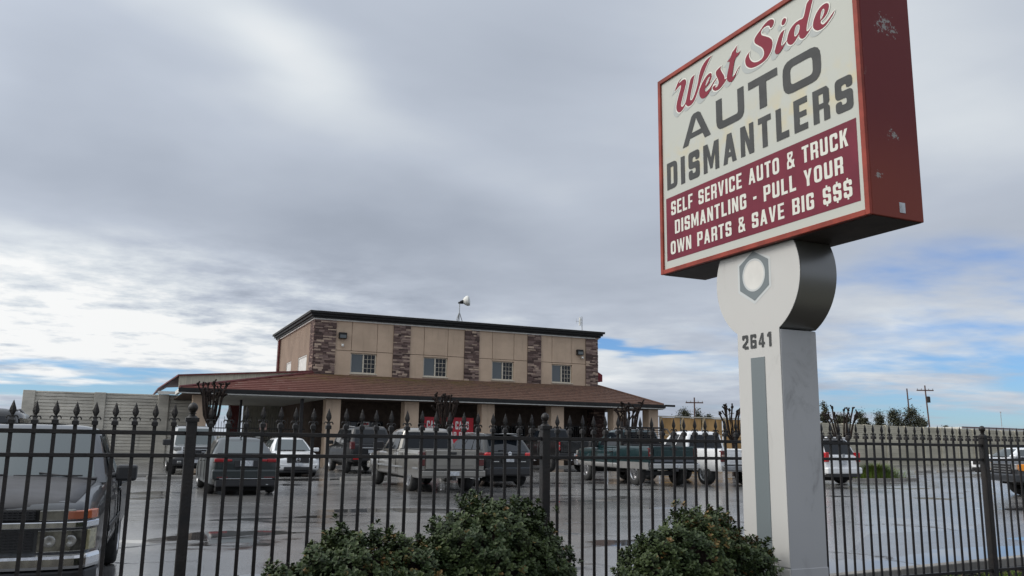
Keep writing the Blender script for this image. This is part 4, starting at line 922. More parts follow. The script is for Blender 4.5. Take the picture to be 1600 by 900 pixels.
def vehicle(name, label, cat, loc, head, sp, group='vehicles in the car park'):
    r = thing(name, label, cat, loc, R(head), group)
    P = sp['paint']
    xf, xr, wr, ww, tr = sp['wheels']
    bd = MB().loft([section(*s) for s in sp['st']])
    b = obj('body', bd, P, r); cut_arches(b, (xf, xr), wr+sp.get('arch', .07), 1.4, 1, wr+sp.get('arch_z', .01))
    if 'lower' in sp:
        q = MB().loft([[(x, y*1.0, z) for x, y, z in section(s[0], s[1]-.005, s[1]+sp['lower'][1], s[3]*1.006, 0)] for s in sp['st']])
        lb = obj('rocker_panel', q, sp['lower'][0], r); cut_arches(lb, (xf, xr), wr+sp.get('arch', .07), 1.4, 1, wr+sp.get('arch_z', .01))
    obj('chassis', MB().box(sp['st'][-1][0]+.25, sp['st'][0][0]-.3, -.70, .70, sp['st'][2][1]-.10, sp['st'][2][1]+.4), 'void', r)
    cb = sp.get('cab')
    if cb:
        c = Cab(*cb, *sp.get('bul', (.07, .04)))
        cab = obj('cabin', c.mesh(), sp.get('roof', P), r, smooth=True, sharp=38)
        gf, gs, gr = sp['glass']
        obj('windshield', c.front(.05, .87, .88), gf, r, smooth=True)
        if gr: obj('rear_window', c.front(*sp.get('rw', (.10, .84, .86)), rear=True), gr, r, smooth=True)
        for sg in (1, -1):
            for pn in sp['side']: obj('side_window', MB().add(c.side(pn, sg), [tuple(range(len(pn)))]), gs, r)
    if 'bed' in sp:
        x0, x1, zf, zt, w, zb = sp['bed']
        sec = lambda x: [(x, w*.95, zb), (x, w*.99, zb+.12), (x, w, (zb+zt)/2), (x, w*.985, zt-.10), (x, w*.955, zt-.01), (x, w*.93, zt), (x, w-.13, zt), (x, w-.14, zt-.03), (x, w-.14, zf), (x, -w+.14, zf), (x, -w+.14, zt-.03), (x, -w+.13, zt), (x, -w*.93, zt), (x, -w*.955, zt-.01), (x, -w*.985, zt-.10), (x, -w, (zb+zt)/2), (x, -w*.99, zb+.12), (x, -w*.95, zb)]
        bb = obj('bed', MB().loft([sec(x0), sec((x0*.5+x1*.5)), sec(x1)]), P, r); cut_arches(bb, (xr,), wr+sp.get('arch', .07), 1.4, 0, wr+sp.get('arch_z', .01))
        if 'lower' in sp:
            for sg in (1, -1):
                q = MB().box(x1, x0, min(sg*(w-.04), sg*(w+.010)), max(sg*(w-.04), sg*(w+.010)), zb, zb+sp['lower'][1]-.03)
                cut_arches(obj('bed_lower_panel', q, sp['lower'][0], r), (xr,), wr+sp.get('arch', .07), 1.4, 0, wr+sp.get('arch_z', .01))
        obj('bed_front_wall', MB().box(x0-.05, x0, -w+.14, w-.14, zf, zt-.01), P, r)
    wt = wheel_template(wr, ww, sp.get('rim', wr*.62), sp.get('spokes', 6), sp.get('rim_mat', 'alloy'))
    for i, (x, sg) in enumerate(((xf, 1), (xf, -1), (xr, 1), (xr, -1))):
        w = wt if i == 0 else copy_tree(wt)
        w.parent = r; w.location = (x, sg*tr, wr); w.rotation_euler = (0, 0, 0 if sg > 0 else math.pi)
    for d in sp['det']:
        nm, m, boxes, mir, bev = d[0], d[1], d[2], d[3], d[4]
        if isinstance(boxes, tuple): boxes = [boxes]
        for sg in ((1, -1) if mir else (1,)):
            q = MB()
            for x0, x1, y0, y1, z0, z1 in boxes:
                y0_, y1_ = (y0, y1) if sg > 0 else (-y1, -y0); q.box(min(x0, x1), max(x0, x1), y0_, y1_, z0, z1)
            obj(nm, q, m, r, bevel=bev)
    for nm, m, tubes, rad, mir in sp.get('tubes', []):
        for sg in ((1, -1) if mir else (1,)):
            for pts in tubes: obj(nm, MB().tube([(x, y*sg, z) for x, y, z in pts], rad, 8), m, r, smooth=True, sharp=50)
    for nm, m, prof, c, ax in sp.get('lathes', []):
        obj(nm, MB().lathe(prof, c, ax, 20), m, r, smooth=True, sharp=40)
    return r
def seam(x, z0, z1, y, lean=0.): return [(x, y, z0), (x, y+.004, (z0+z1)/2), (x-lean, y-.012, z1)]
def mirror(x, y, z, big=False):
    k = 1.35 if big else 1.
    return ('mirror', 'black_plastic', [(x-.05*k, x+.08*k, y, y+.23*k, z, z+.17*k)], True, .035)

SEDAN_ST = [(2.40, .36, .60, .60, .02), (2.37, .27, .66, .74, .03), (2.25, .20, .74, .86, .03), (1.95, .18, .82, .90, .04), (1.5, .18, .885, .915, .04), (1.05, .18, .94, .92, .03), (.3, .18, .955, .92, .02), (-.5, .18, .965, .92, .02), (-1.2, .18, .99, .92, .02), (-1.75, .19, 1.035, .915, .02), (-2.15, .22, 1.05, .88, .01), (-2.34, .28, 1.045, .82, .0), (-2.40, .34, 1.00, .76, .0)]
SEDAN_CAB = (1.15, -1.98, .25, -.90, .93, 1.465, .80, .53)
SEDAN_SIDE = [[(.20, .10), (.47, .10), (.47, .83), (.10, .83)], [(.50, .10), (.80, .12), (.93, .66), (.90, .83), (.50, .83)]]
fusion = dict(paint='p_green_grey', st=SEDAN_ST, cab=SEDAN_CAB, glass=('glass_mid', 'glass_dark', 'glass_clear'), side=SEDAN_SIDE, wheels=(1.40, -1.45, .33, .22, .875), spokes=5, bul=(.08, .10), rw=(.08, .80, .73),
  det=[('tail_light', 'lamp_mid_red', [(-2.425, -2.2, .52, .80, .845, .93), (-2.43, -2.3, .36, .52, .855, .915)], True, .02), ('tail_light_bezel', 'lamp_dark_red', [(-2.415, -2.2, .50, .83, .83, .844)], True, .004),
       ('rear_bumper', 'p_green_grey', [(-2.47, -2.2, -.84, .84, .40, .66)], False, .05), ('bumper_valance', 'black_plastic', [(-2.45, -2.2, -.74, .74, .22, .40)], False, .03), ('bumper_strip', 'chrome', [(-2.475, -2.45, -.66, .66, .415, .43)], False, .004),
       ('reflector', 'lamp_dark_red', [(-2.478, -2.46, .45, .72, .44, .475)], True, .004), ('license_plate', 'plate', [(-2.44, -2.415, -.16, .16, .74, .88)], False, .006), ('plate_recess', 'black_plastic', [(-2.43, -2.38, -.30, .30, .70, .90)], False, .02),
       ('spoiler_lip', 'p_green_grey', [(-2.40, -2.22, -.74, .74, 1.035, 1.075)], False, .015), ('exhaust_tip', 'dull_metal', [(-2.455, -2.3, .50, .58, .25, .29)], True, .02), ('door_handle', 'p_green_grey', [(.05, .25, .915, .945, .80, .83), (-.95, -.75, .91, .945, .83, .86)], True, .01), mirror(.85, .86, .93)],
  tubes=[('door_seam', 'void', [seam(1.0, .30, .92, .918), seam(-.05, .25, .94, .924), seam(-1.1, .32, .96, .922)], .006, True), ('roof_antenna', 'black_plastic', [[(-.85, 0, 1.46), (-1.0, 0, 1.53)]], .018, False)])
vehicle('parked_sedan', 'dark green grey sedan parked tail towards the fence by the first iron post', 'car', (3.02, 25.45, 0), 90, fusion)
altima = dict(paint='p_white', st=SEDAN_ST, cab=SEDAN_CAB, glass=('glass_clear', 'glass_mid', 'glass_mid'), side=SEDAN_SIDE, wheels=(1.40, -1.45, .33, .22, .875), spokes=7,
  det=[('headlight', 'lamp_clear', [(2.05, 2.335, .52, .80, .66, .755)], True, .04), ('grille', 'black_plastic', [(2.2, 2.425, -.42, .42, .52, .74)], False, .03), ('lower_grille', 'black_plastic', [(2.2, 2.425, -.52, .52, .24, .38)], False, .03),
       ('license_plate', 'plate', [(2.43, 2.45, -.16, .16, .40, .53)], False, .006), ('fog_light', 'black_plastic', [(2.25, 2.38, .60, .72, .32, .42)], True, .04), ('front_bumper', 'p_white', [(2.1, 2.40, -.78, .78, .38, .52)], False, .06), ('bumper_valance', 'black_plastic', [(2.0, 2.37, -.72, .72, .16, .24)], False, .03), ('wiper', 'black_plastic', [(1.13, 1.2, -.6, .5, .975, .99)], False, .004), ('mirror', 'p_white', [(.80, .93, .86, 1.09, .93, 1.08)], True, .035)],
  lathes=[('grille_emblem', 'chrome', [(.085, 2.42), (.085, 2.44), (.06, 2.445), (.06, 2.425)], (0, 0, .64), 'x')])
altima['det'].append(('emblem_bar', 'chrome', [(2.43, 2.447, -.085, .085, .625, .655)], False, .003))
vehicle('parked_sedan', 'white sedan parked nose towards the fence beyond the dark sedan', 'car', (6.2, 35.35, 0), -90, altima)

SUV_ST = [(2.35, .42, .72, .66, .02), (2.31, .34, .84, .80, .03), (2.15, .27, .96, .90, .04), (1.7, .24, 1.02, .93, .04), (1.1, .24, 1.08, .935, .03), (.2, .24, 1.09, .935, .02), (-1., .24, 1.10, .935, .02), (-1.8, .26, 1.11, .93, .0), (-2.2, .30, 1.11, .90, .0), (-2.33, .36, 1.10, .84, .0), (-2.36, .45, 1.07, .79, .0)]
def suv_spec(H, paint, wr=.36, **k):
    d = dict(paint=paint, st=SUV_ST, cab=(1.15, -2.28, .40, -1.90, 1.07, H, .875, .68), glass=('glass_mid', 'glass_dark', 'glass_dark'), wheels=(1.38, -1.42, wr, .24, .92), arch_z=.0,
             side=[[(.19, .10), (.43, .10), (.43, .82), (.10, .82)], [(.455, .10), (.68, .10), (.68, .82), (.455, .82)], [(.705, .10), (.90, .14), (.90, .82), (.705, .82)]], rw=(.10, .84, .84))
    d.update(k); return d
def lift(st, z, sc=1.): return [(x*sc, zb+z, zt+z, w, c) for x, zb, zt, w, c in st]
murano = suv_spec(1.69, 'p_black', .36, bul=(.07, .12), spokes=6,
  det=[('tail_light', 'lamp_red', [(-2.405, -2.05, .56, .84, .94, 1.10)], True, .05), ('rear_bumper', 'black_plastic', [(-2.45, -2.1, -.84, .84, .36, .62)], False, .06), ('tailgate_bar', 'chrome', [(-2.44, -2.36, -.30, .30, .965, .995)], False, .01), ('license_plate', 'plate', [(-2.42, -2.39, -.15, .15, .80, .92)], False, .006),
       ('plate_recess', 'black_plastic', [(-2.405, -2.36, -.28, .28, .78, .96)], False, .02), ('nameplate', 'chrome', [(-2.405, -2.37, .38, .60, .80, .825), (-2.405, -2.37, -.58, -.40, .80, .825)], False, .003), ('rear_spoiler', 'p_black', [(-2.16, -1.75, -.58, .58, 1.66, 1.70)], False, .02), ('wiper', 'black_plastic', [(-2.34, -2.30, -.05, .38, 1.16, 1.18)], False, .004), ('bumper_crease', 'p_slate', [(-2.46, -2.42, -.74, .74, .60, .625)], False, .006), ('door_handle', 'p_black', [(.1, .3, .925, .95, .92, .95), (-.85, -.65, .925, .95, .94, .97)], True, .01), mirror(.9, .88, 1.06)],
  lathes=[('tailgate_emblem', 'chrome', [(.003, -2.38), (.07, -2.38), (.07, -2.405), (.05, -2.41), (.003, -2.40)], (0, 0, 1.06), 'x')],
  tubes=[('roof_rail', 'dull_metal', [[(.2, .62, 1.69), (-.6, .63, 1.72), (-1.7, .62, 1.69)]], .015, True), ('door_seam', 'void', [seam(.95, .36, 1.06, .934), seam(-.1, .32, 1.08, .938), seam(-1.1, .36, 1.08, .937)], .006, True)])
murano['cab'] = (1.15, -2.30, .30, -1.72, 1.07, 1.69, .875, .64)
vehicle('parked_crossover', 'black crossover with bright red tail lamps parked right of the silver pickup', 'car', (11.5, 27.55, 0), 90, murano)
wsuv = suv_spec(1.78, 'p_white', .38, spokes=6,
  det=[('tail_light', 'lamp_red', [(-2.40, -2.1, .70, .88, .86, 1.22)], True, .03), ('rear_bumper', 'p_white', [(-2.48, -2.1, -.88, .88, .42, .66)], False, .05), ('license_plate', 'plate', [(-2.41, -2.38, -.15, .15, .76, .90)], False, .006), ('tailgate_handle', 'p_white', [(-2.43, -2.36, -.28, .28, .94, 1.0)], False, .015), ('rear_spoiler', 'p_white', [(-2.2, -1.85, -.6, .6, 1.74, 1.78)], False, .02), ('bumper_valance', 'black_plastic', [(-2.44, -2.1, -.8, .8, .30, .42)], False, .02), mirror(.9, .88, 1.08)],
  tubes=[('roof_rail', 'black_plastic', [[(.2, .62, 1.78), (-.6, .63, 1.83), (-1.8, .62, 1.78)]], .018, True)])
wsuv['lathes'] = [('tailgate_emblem', 'dull_metal', [(.003, -2.40), (.07, -2.40), (.07, -2.425), (.003, -2.42)], (0, 0, 1.10), 'x')]
vehicle('parked_estate_car', 'white estate car with a dark rear window parked beside the grassy kerbed island', 'car', (25.0, 26.6, 0), 90, wsuv)
dsuv = suv_spec(1.96, 'p_black', .40, spokes=6, st=lift(SUV_ST, .14, 1.02),
  det=[('tail_light', 'lamp_dark_red', [(-2.43, -2.15, .72, .90, 1.02, 1.34)], True, .03), ('rear_bumper', 'black_plastic', [(-2.53, -2.1, -.9, .9, .54, .78)], False, .05), ('reflector', 'lamp_red', [(-2.54, -2.5, .5, .82, .60, .67)], True, .006), ('tailgate_bar', 'chrome', [(-2.46, -2.38, -.42, .42, 1.06, 1.10)], False, .01), ('license_plate', 'plate', [(-2.44, -2.42, -.15, .15, .86, 1.0)], False, .006), ('door_handle', 'chrome', [(.1, .3, .925, .955, 1.06, 1.10), (-.85, -.65, .925, .955, 1.06, 1.10)], True, .01), mirror(.9, .90, 1.2)],
  tubes=[('roof_rail', 'dull_metal', [[(.2, .64, 1.95), (-.6, .65, 2.0), (-1.9, .64, 1.95)]], .02, True)])
dsuv['cab'] = (1.15, -2.32, .45, -2.0, 1.20, 1.96, .885, .72)
vehicle('parked_off_roader', 'black off roader with a roof rail partly hidden behind the silver pickup', 'car', (9.68, 37.65, 0), 90, dsuv)
front_suv = dict(
  det=[('headlight', 'lamp_clear', [(2.05, 2.33, .58, .88, .92, 1.08)], True, .04), ('grille', 'black_plastic', [(2.1, 2.40, -.52, .52, .68, 1.06)], False, .03), ('grille_bar', 'chrome', [(2.39, 2.425, -.52, .52, .95, .985), (2.39, 2.425, -.52, .52, .85, .885), (2.39, 2.425, -.52, .52, .75, .785)], False, .008), ('front_bumper', 'black_plastic', [(2.1, 2.46, -.92, .92, .36, .64)], False, .06), ('fog_light', 'lamp_clear', [(2.4, 2.475, .55, .72, .44, .54)], True, .03), ('license_plate', 'plate', [(2.46, 2.48, -.15, .15, .46, .58)], False, .006), ('wiper', 'black_plastic', [(1.15, 1.22, -.62, .5, 1.12, 1.135)], False, .004), mirror(.85, .90, 1.10, True)],
  tubes=[('roof_rail', 'dull_metal', [[(.2, .66, 1.85), (-.6, .67, 1.90), (-1.9, .66, 1.85)]], .02, True)])
s = suv_spec(1.87, 'p_dim_silver', .38, glass=('glass_clear', 'glass_mid', 'glass_dark'), spokes=6, st=lift(SUV_ST, .06, 1.02), **front_suv)
s['cab'] = (1.15, -2.30, .42, -1.95, 1.10, 1.87, .885, .71)
vehicle('parked_off_roader', 'silver off roader parked nose to the fence half hidden by the first iron post', 'car', (2.72, 37.3, 0), -90, s)
s = suv_spec(1.90, 'p_black', .38, glass=('glass_dark', 'glass_dark', 'glass_dark'), spokes=5, st=lift(SUV_ST, .08, 1.02), **front_suv)
s['cab'] = (1.15, -2.30, .42, -1.95, 1.12, 1.885, .885, .74)
vehicle('parked_off_roader', 'dark tall off roader whose roof shows above the near black pickup', 'car', (-2.28, 17.2, 0), 90, s)

PU_ST = [(2.80, .66, .96, .74, .02), (2.76, .56, 1.04, .88, .03), (2.60, .46, 1.10, .96, .05), (2.1, .42, 1.135, .985, .06), (1.5, .42, 1.17, .995, .05), (1.1, .42, 1.20, 1.0, .03), (.3, .42, 1.205, 1.0, .0), (-.55, .42, 1.205, 1.0, .0), (-.72, .42, 1.205, .995, .0), (-.74, .42, 1.205, .99, .0)]
def pu_spec(H, paint, z=0., wr=.39, **k):
    bed = (-.80, -2.80, .80+z, 1.245+z, 1.0, .46+z)
    d = dict(paint=paint, st=lift(PU_ST, z), cab=(1.20, -.70, .45, -.62, 1.18+z, H, .945, .72), bed=bed, glass=('glass_mid', 'glass_dark', 'glass_dark'), wheels=(1.86, -1.80, wr, .27, .975), arch_z=.01, bul=(.08, .02),
             side=[[(.20, .10), (.58, .08), (.58, .83), (.13, .83)], [(.62, .08), (.93, .08), (.93, .83), (.62, .83)]], rw=(.12, .82, .84))
    d.update(k); return d
def pu_rear(paint, z=0., tail='lamp_dark_red', bumper='chrome', plate=True):
    L_ = [('tailgate', paint, [(-2.87, -2.79, -.80, .80, .70+z, 1.235+z)], False, .018), ('tailgate_panel', paint, [(-2.882, -2.86, -.66, .66, .80+z, 1.12+z)], False, .01), ('tailgate_handle', 'black_plastic', [(-2.895, -2.87, -.12, .12, 1.12+z, 1.19+z)], False, .008),
          ('tail_light', tail, [(-2.86, -2.70, .815, .985, .80+z, 1.19+z)], True, .02), ('tail_light_lens', 'lamp_clear', [(-2.868, -2.80, .83, .97, .98+z, 1.04+z)], True, .008), ('rear_bumper', bumper, [(-3.02, -2.82, -.97, .97, .50+z, .67+z)], False, .025), ('bumper_pad', 'black_plastic', [(-3.01, -2.84, -.90, .90, .671+z, .685+z)], False, .004),
          ('hitch', 'black_plastic', [(-3.06, -2.7, -.06, .06, .40+z, .50+z)], False, .005)]
    if plate: L_.append(('license_plate', 'plate', [(-3.035, -3.0, -.16, .16, .53+z, .65+z)], False, .005))
    return L_
gmc = pu_spec(1.83, 'p_pewter', -.05, .385, spokes=6,
  det=pu_rear('p_pewter', -.05, bumper='p_pewter') + [('body_moulding', 'dull_metal', [(-2.75, -2.28, .985, 1.012, .65, .70), (-1.30, 1.36, .985, 1.012, .65, .70)], True, .006), ('bed_rail_cap', 'black_plastic', [(-2.80, -.80, .86, .955, 1.197, 1.212)], True, .004), ('front_bumper', 'p_pewter', [(2.6, 2.90, -.95, .95, .52, .74)], False, .04), ('headlight', 'lamp_clear', [(2.5, 2.78, .55, .90, .84, 1.0)], True, .03), ('door_handle', 'black_plastic', [(-.05, .15, .985, 1.015, 1.0, 1.05)], True, .01), ('fuel_door', 'p_pewter', [(-1.25, -1.08, .992, 1.004, .95, 1.1)], False, .01), mirror(.95, .95, 1.18, True)],
  tubes=[('door_seam', 'void', [seam(1.28, .50, 1.19, 1.0), seam(.0, .46, 1.2, 1.003), seam(-.62, .5, 1.2, 1.002)], .007, True), ('exhaust_tip', 'chrome', [[(-2.6, -.7, .40), (-2.95, -.78, .38)]], .04, False)])
vehicle('parked_pickup', 'pewter grey extended cab pickup parked tail towards the fence in the middle', 'pickup', (8.68, 25.8, 0), 90, gmc)
ram = pu_spec(1.92, 'p_teal', .12, .44, spokes=5, rim=.25, lower=('p_lower_silver', .26), arch=.08,
  det=pu_rear('p_teal', .12, bumper='chrome') + [('tailgate_band', 'p_slate', [(-2.886, -2.87, -.79, .79, .83, 1.0)], False, .006), ('headlight', 'lamp_clear', [(2.5, 2.79, .62, .90, .94, 1.14)], True, .03), ('turn_signal', 'lamp_amber', [(2.5, 2.80, .70, .93, .86, .93)], True, .02), ('front_bumper', 'chrome', [(2.6, 2.92, -.95, .95, .56, .80)], False, .04), ('door_handle', 'black_plastic', [(-.3, -.12, .985, 1.015, 1.12, 1.17)], True, .01), mirror(.95, .95, 1.28, True),
       ('headache_rack', 'iron', [(-.86, -.78, -.92, -.84, 1.36, 2.16), (-.86, -.78, .84, .92, 1.36, 2.22), (-.86, -.78, -.84, .84, 1.99, 2.05), (-.86, -.78, -.84, .84, 1.40, 1.46)] + [(-.83, -.81, -.84, .84, 1.46+k*.075, 1.485+k*.075) for k in range(7)] + [(-.84, -.80, -.5+k*.25, -.47+k*.25, 1.46, 1.99) for k in range(5)], False, .004), ('toolbox', 'black_plastic', [(-1.4, -.90, -.85, .85, 1.2, 1.42)], False, .02), ('drive_shaft', 'black_plastic', [(-1.9, 1.9, -.08, .08, .36, .46), (-1.9, -1.7, -.8, .8, .34, .50), (1.76, 1.96, -.8, .8, .34, .50)], False, .02)],
  tubes=[('door_seam', 'void', [seam(1.28, .60, 1.3, 1.0), seam(-.35, .6, 1.32, 1.003)], .007, True), ('rack_side_bar', 'iron', [[(-.82, .90, 2.0), (-1.1, .90, 1.97), (-1.35, .90, 1.75), (-1.45, .90, 1.37)]], .025, True)])
ram['cab'] = (1.20, -.70, .50, -.60, 1.30, 1.95, .94, .72)
ram['side'] = [[(.20, .10), (.92, .08), (.92, .83), (.13, .83)]]
vehicle('parked_pickup', 'dark teal and silver pickup on big wheels with a black headache rack behind its cab', 'pickup', (17.5, 27.3, 0), 88, ram)
wpu = pu_spec(1.93, 'p_white', .05, .40, spokes=8, rim_mat='dull_metal',
  det=pu_rear('p_white', .05, bumper='dull_metal') + [('front_bumper', 'chrome', [(2.6, 2.9, -.95, .95, .54, .76)], False, .04), ('door_handle', 'black_plastic', [(-.05, .15, .985, 1.015, 1.05, 1.10)], True, .01), mirror(.95, .95, 1.22, True)],
  tubes=[('door_seam', 'void', [seam(1.28, .55, 1.24, 1.0), seam(.0, .5, 1.25, 1.003)], .007, True)])
vehicle('parked_pickup', 'white extended cab pickup with black rear glass parked right of the teal pickup', 'pickup', (20.28, 27.1, 0), 90, wpu)
bpu = pu_spec(2.12, 'p_black', .24, .45, spokes=6,
  det=pu_rear('p_black', .24, 'lamp_red', 'black_plastic') + [('door_handle', 'chrome', [(.35, .55, .985, 1.015, 1.24, 1.28), (-.5, -.3, .985, 1.015, 1.24, 1.28)], True, .01), ('side_step', 'chrome', [(-.6, 1.2, .98, 1.08, .48, .54)], True, .02), mirror(.95, .95, 1.4, True)],
  tubes=[('door_seam', 'void', [seam(1.28, .7, 1.42, 1.0), seam(.25, .7, 1.43, 1.003)], .007, True)])
vehicle('parked_pickup', 'tall black crew cab pickup with red tail lamps seen beside the middle iron post', 'pickup', (20.0, 39.0, 0), 90, bpu)
rpu = pu_spec(1.82, 'p_charcoal', .0, .38, spokes=5,
  det=[('tailgate', 'p_charcoal', [(-2.87, -2.79, -.80, .80, .70, 1.235)], False, .018), ('rear_bumper', 'chrome', [(-3.02, -2.82, -.97, .97, .50, .67)], False, .025), ('grille', 'black_plastic', [(2.6, 2.84, -.55, .55, .70, 1.0)], False, .02), ('grille_bar', 'dull_metal', [(2.84, 2.86, -.55, .55, .74+k*.08, .765+k*.08) for k in range(4)], False, .005), ('headlight', 'lamp_clear', [(2.5, 2.82, .56, .84, .82, 1.0)], True, .02), ('corner_marker', 'lamp_orange', [(2.42, 2.76, .845, .985, .80, 1.0)], True, .02), ('front_bumper', 'p_charcoal', [(2.5, 2.95, -.97, .97, .46, .70)], False, .04), ('hood_top', 'p_slate', [(1.4, 2.3, -.7, .7, 1.19, 1.215)], False, .01), mirror(.95, .95, 1.18, True)])  # paler box on the hood: sky reflection put into the colour
vehicle('parked_pickup', 'dark grey pickup with an orange corner marker entering at the far right edge', 'pickup', (27.85, 16.75, 0), 152, rpu)
wcar = dict(altima)
vehicle('parked_sedan', 'white car far off by the beige wall behind the right hand dark pickup', 'car', (45.6, 31.6, 0), 165, wcar)

# the near pickup, front three quarter, filling the left edge
NP_ST = [(2.40, .50, .78, .60, .0), (2.39, .42, .90, .74, .0), (2.34, .36, .955, .815, .012), (2.20, .33, .985, .852, .03), (1.85, .32, 1.01, .866, .045), (1.40, .32, 1.045, .872, .05), (1.02, .32, 1.075, .875, .04), (.85, .32, 1.08, .875, .02), (.2, .32, 1.085, .875, .0), (-.55, .32, 1.09, .875, .0), (-.70, .32, 1.09, .872, .0), (-.73, .32, 1.09, .868, .0)]
def tex_grille(x, y0, y1, z0, z1, n):
    q = []
    for k in range(n): z = z0+(z1-z0)*(k+.5)/n; q.append((x, x+.014, y0, y1, z-.006, z+.006))
    m_ = int((y1-y0)/.035)
    for k in range(m_): y = y0+(y1-y0)*(k+.5)/m_; q.append((x+.001, x+.012, y-.005, y+.005, z0, z1))
    return q
near = dict(paint='p_charcoal', st=NP_ST, cab=(1.02, -.72, .18, -.62, 1.06, 1.60, .825, .625), bed=(-.78, -2.36, .72, 1.12, .875, .40), glass=('glass_clear', 'glass_mid', 'glass_dark'), wheels=(1.50, -1.32, .345, .235, .86), arch=.075, bul=(.09, .02), rw=(.12, .82, .84), spokes=5,
  side=[[(.24, .08), (.55, .06), (.55, .84), (.14, .84)], [(.59, .06), (.93, .06), (.93, .84), (.59, .84)]],
  det=[('hood', 'hood_dull', [], False, 0), ('grille_recess', 'void', [(2.2, 2.395, -.50, .50, .60, .925)], False, .01), ('upper_grille_mesh', 'black_plastic', tex_grille(2.397, -.44, .44, .845, .92, 4), False, 0), ('lower_grille_mesh', 'black_plastic', tex_grille(2.397, -.44, .44, .61, .76, 7), False, 0),
       
       ('wiper', 'black_plastic', [(1.04, 1.075, -.62, -.02, 1.128, 1.142), (1.02, 1.055, .05, .62, 1.12, 1.134)], False, .004), ('cowl', 'black_plastic', [(.88, 1.08, -.74, .74, 1.085, 1.112)], False, .012), ('mirror', 'black_plastic', [(.58, .74, .885, 1.075, 1.06, 1.215), (.66, .72, .83, .90, 1.09, 1.14)], True, .05), ('door_handle', 'p_charcoal', [(-.32, -.12, .868, .90, .92, .955)], True, .01),
       ('tailgate', 'p_charcoal', [(-2.42, -2.35, -.72, .72, .62, 1.11)], False, .015), ('tail_light', 'lamp_dark_red', [(-2.41, -2.28, .73, .86, .72, 1.08)], True, .02), ('rear_bumper', 'chrome', [(-2.55, -2.38, -.85, .85, .46, .60)], False, .025), ('fender_flare', 'black_plastic', [], True, 0), ('side_moulding', 'black_plastic', [(-.66, .92, .872, .888, .60, .66)], True, .006)],
  tubes=[('door_seam', 'void', [seam(1.0, .42, 1.07, .876), seam(-.12, .40, 1.08, .88), seam(-.62, .42, 1.08, .878)], .006, True), ('wiper_arm', 'black_plastic', [[(1.06, -.05, 1.125), (1.0, -.35, 1.155)], [(1.06, .58, 1.11), (.98, .25, 1.15)]], .008, False)])
near['det'] = [d for d in near['det'] if d[2]]
npk = vehicle('parked_pickup', 'dark grey pickup with a chrome bumper parked right behind the fence at left', 'pickup', (-.86, 10.1, 0), -93.2, near)
hd = MB(); rows = []      # faded hood panel lying a few millimetres over the front body
for x, z, c_, w in ((2.372, .905, .004, .60), (2.362, .930, .006, .66), (2.325, .955, .012, .70), (2.20, .982, .03, .715), (1.85, 1.010, .045, .725), (1.40, 1.046, .05, .73), (1.06, 1.074, .042, .735)):
    rows.append([(x-(.06*f*f if x > 2.1 else 0), f*w, z+c_*(1-f*f)*1.0+.007) for f in (-1, -.8, -.45, 0, .45, .8, 1)])
hd.loft(rows, cap=False, closed=False)
hood = obj('hood', hd, 'hood_dull', npk, smooth=True)
sol = hood.modifiers.new('s', 'SOLIDIFY'); sol.thickness = .012; sol.offset = 0
FRONT = [(0, 2.410), (.30, 2.408), (.48, 2.405), (.60, 2.398), (.70, 2.382), (.775, 2.352), (.825, 2.305), (.858, 2.22), (.872, 2.10), (.878, 1.9)]
def front_x(y):
    for (a, xa), (b, xb) in zip(FRONT, FRONT[1:]):
        if y <= b: return xa+(xb-xa)*(y-a)/(b-a)
    return FRONT[-1][1]
def wrap(name, m, y0, y1, z0, z1, off=.012, depth=.07, full=False, bev=.008, zshift=0.):
    for sg in ((1,) if full else (1, -1)):
        ys = [y0+(y1-y0)*k/10 for k in range(11)]
        if full: ys = [-y1+2*y1*k/24 for k in range(25)]
        q = MB(); rings = []
        for y in ys:
            a = abs(y); x = front_x(a)+off; k = (a-y0)/(y1-y0) if not full else a/y1; dz = zshift*k
            nx = .55*max(0, (a-.6)/.27) if a > .6 else 0; yo = y+(off*nx if y > 0 else -off*nx)
            rings.append([(x, sg*yo, z0+dz*.4), (x, sg*yo, z1+dz), (x-depth, sg*(yo-depth*nx*(1 if y > 0 else -1)), z1+dz), (x-depth, sg*(yo-depth*nx*(1 if y > 0 else -1)), z0+dz*.4)])
        obj(name, q.loft(rings), m, npk, bevel=bev)
wrap('turn_signal', 'lamp_smoke', .47, .72, .838, .918, .010, zshift=.004)
wrap('turn_signal_lens', 'lamp_amber', .665, .795, .845, .912, .013)
wrap('side_marker', 'lamp_marker', .80, .862, .845, .915, .012)
wrap('headlight', 'lamp_smoke', .47, .80, .60, .768, .014)
wrap('headlight_edge', 'lamp_yellowed', .805, .862, .605, .765, .010)
wrap('headlight_trim', 'chrome', .0, .866, .780, .832, .026, full=True)
wrap('front_bumper', 'chrome', .0, .872, .470, .585, .075, .12, full=True, bev=.03)
wrap('lower_bumper', 'black_plastic', .0, .868, .29, .465, .055, .12, full=True, bev=.02)
for sg in (1, -1):
    for y in (.555, .70): obj('lamp_reflector', MB().lathe([(.046, -.05), (.044, .003), (.036, .005), (.020, .003), (.003, .002)], (front_x(y)+.014, sg*y, .684), 'x', 20), 'lamp_clear', npk, smooth=True)

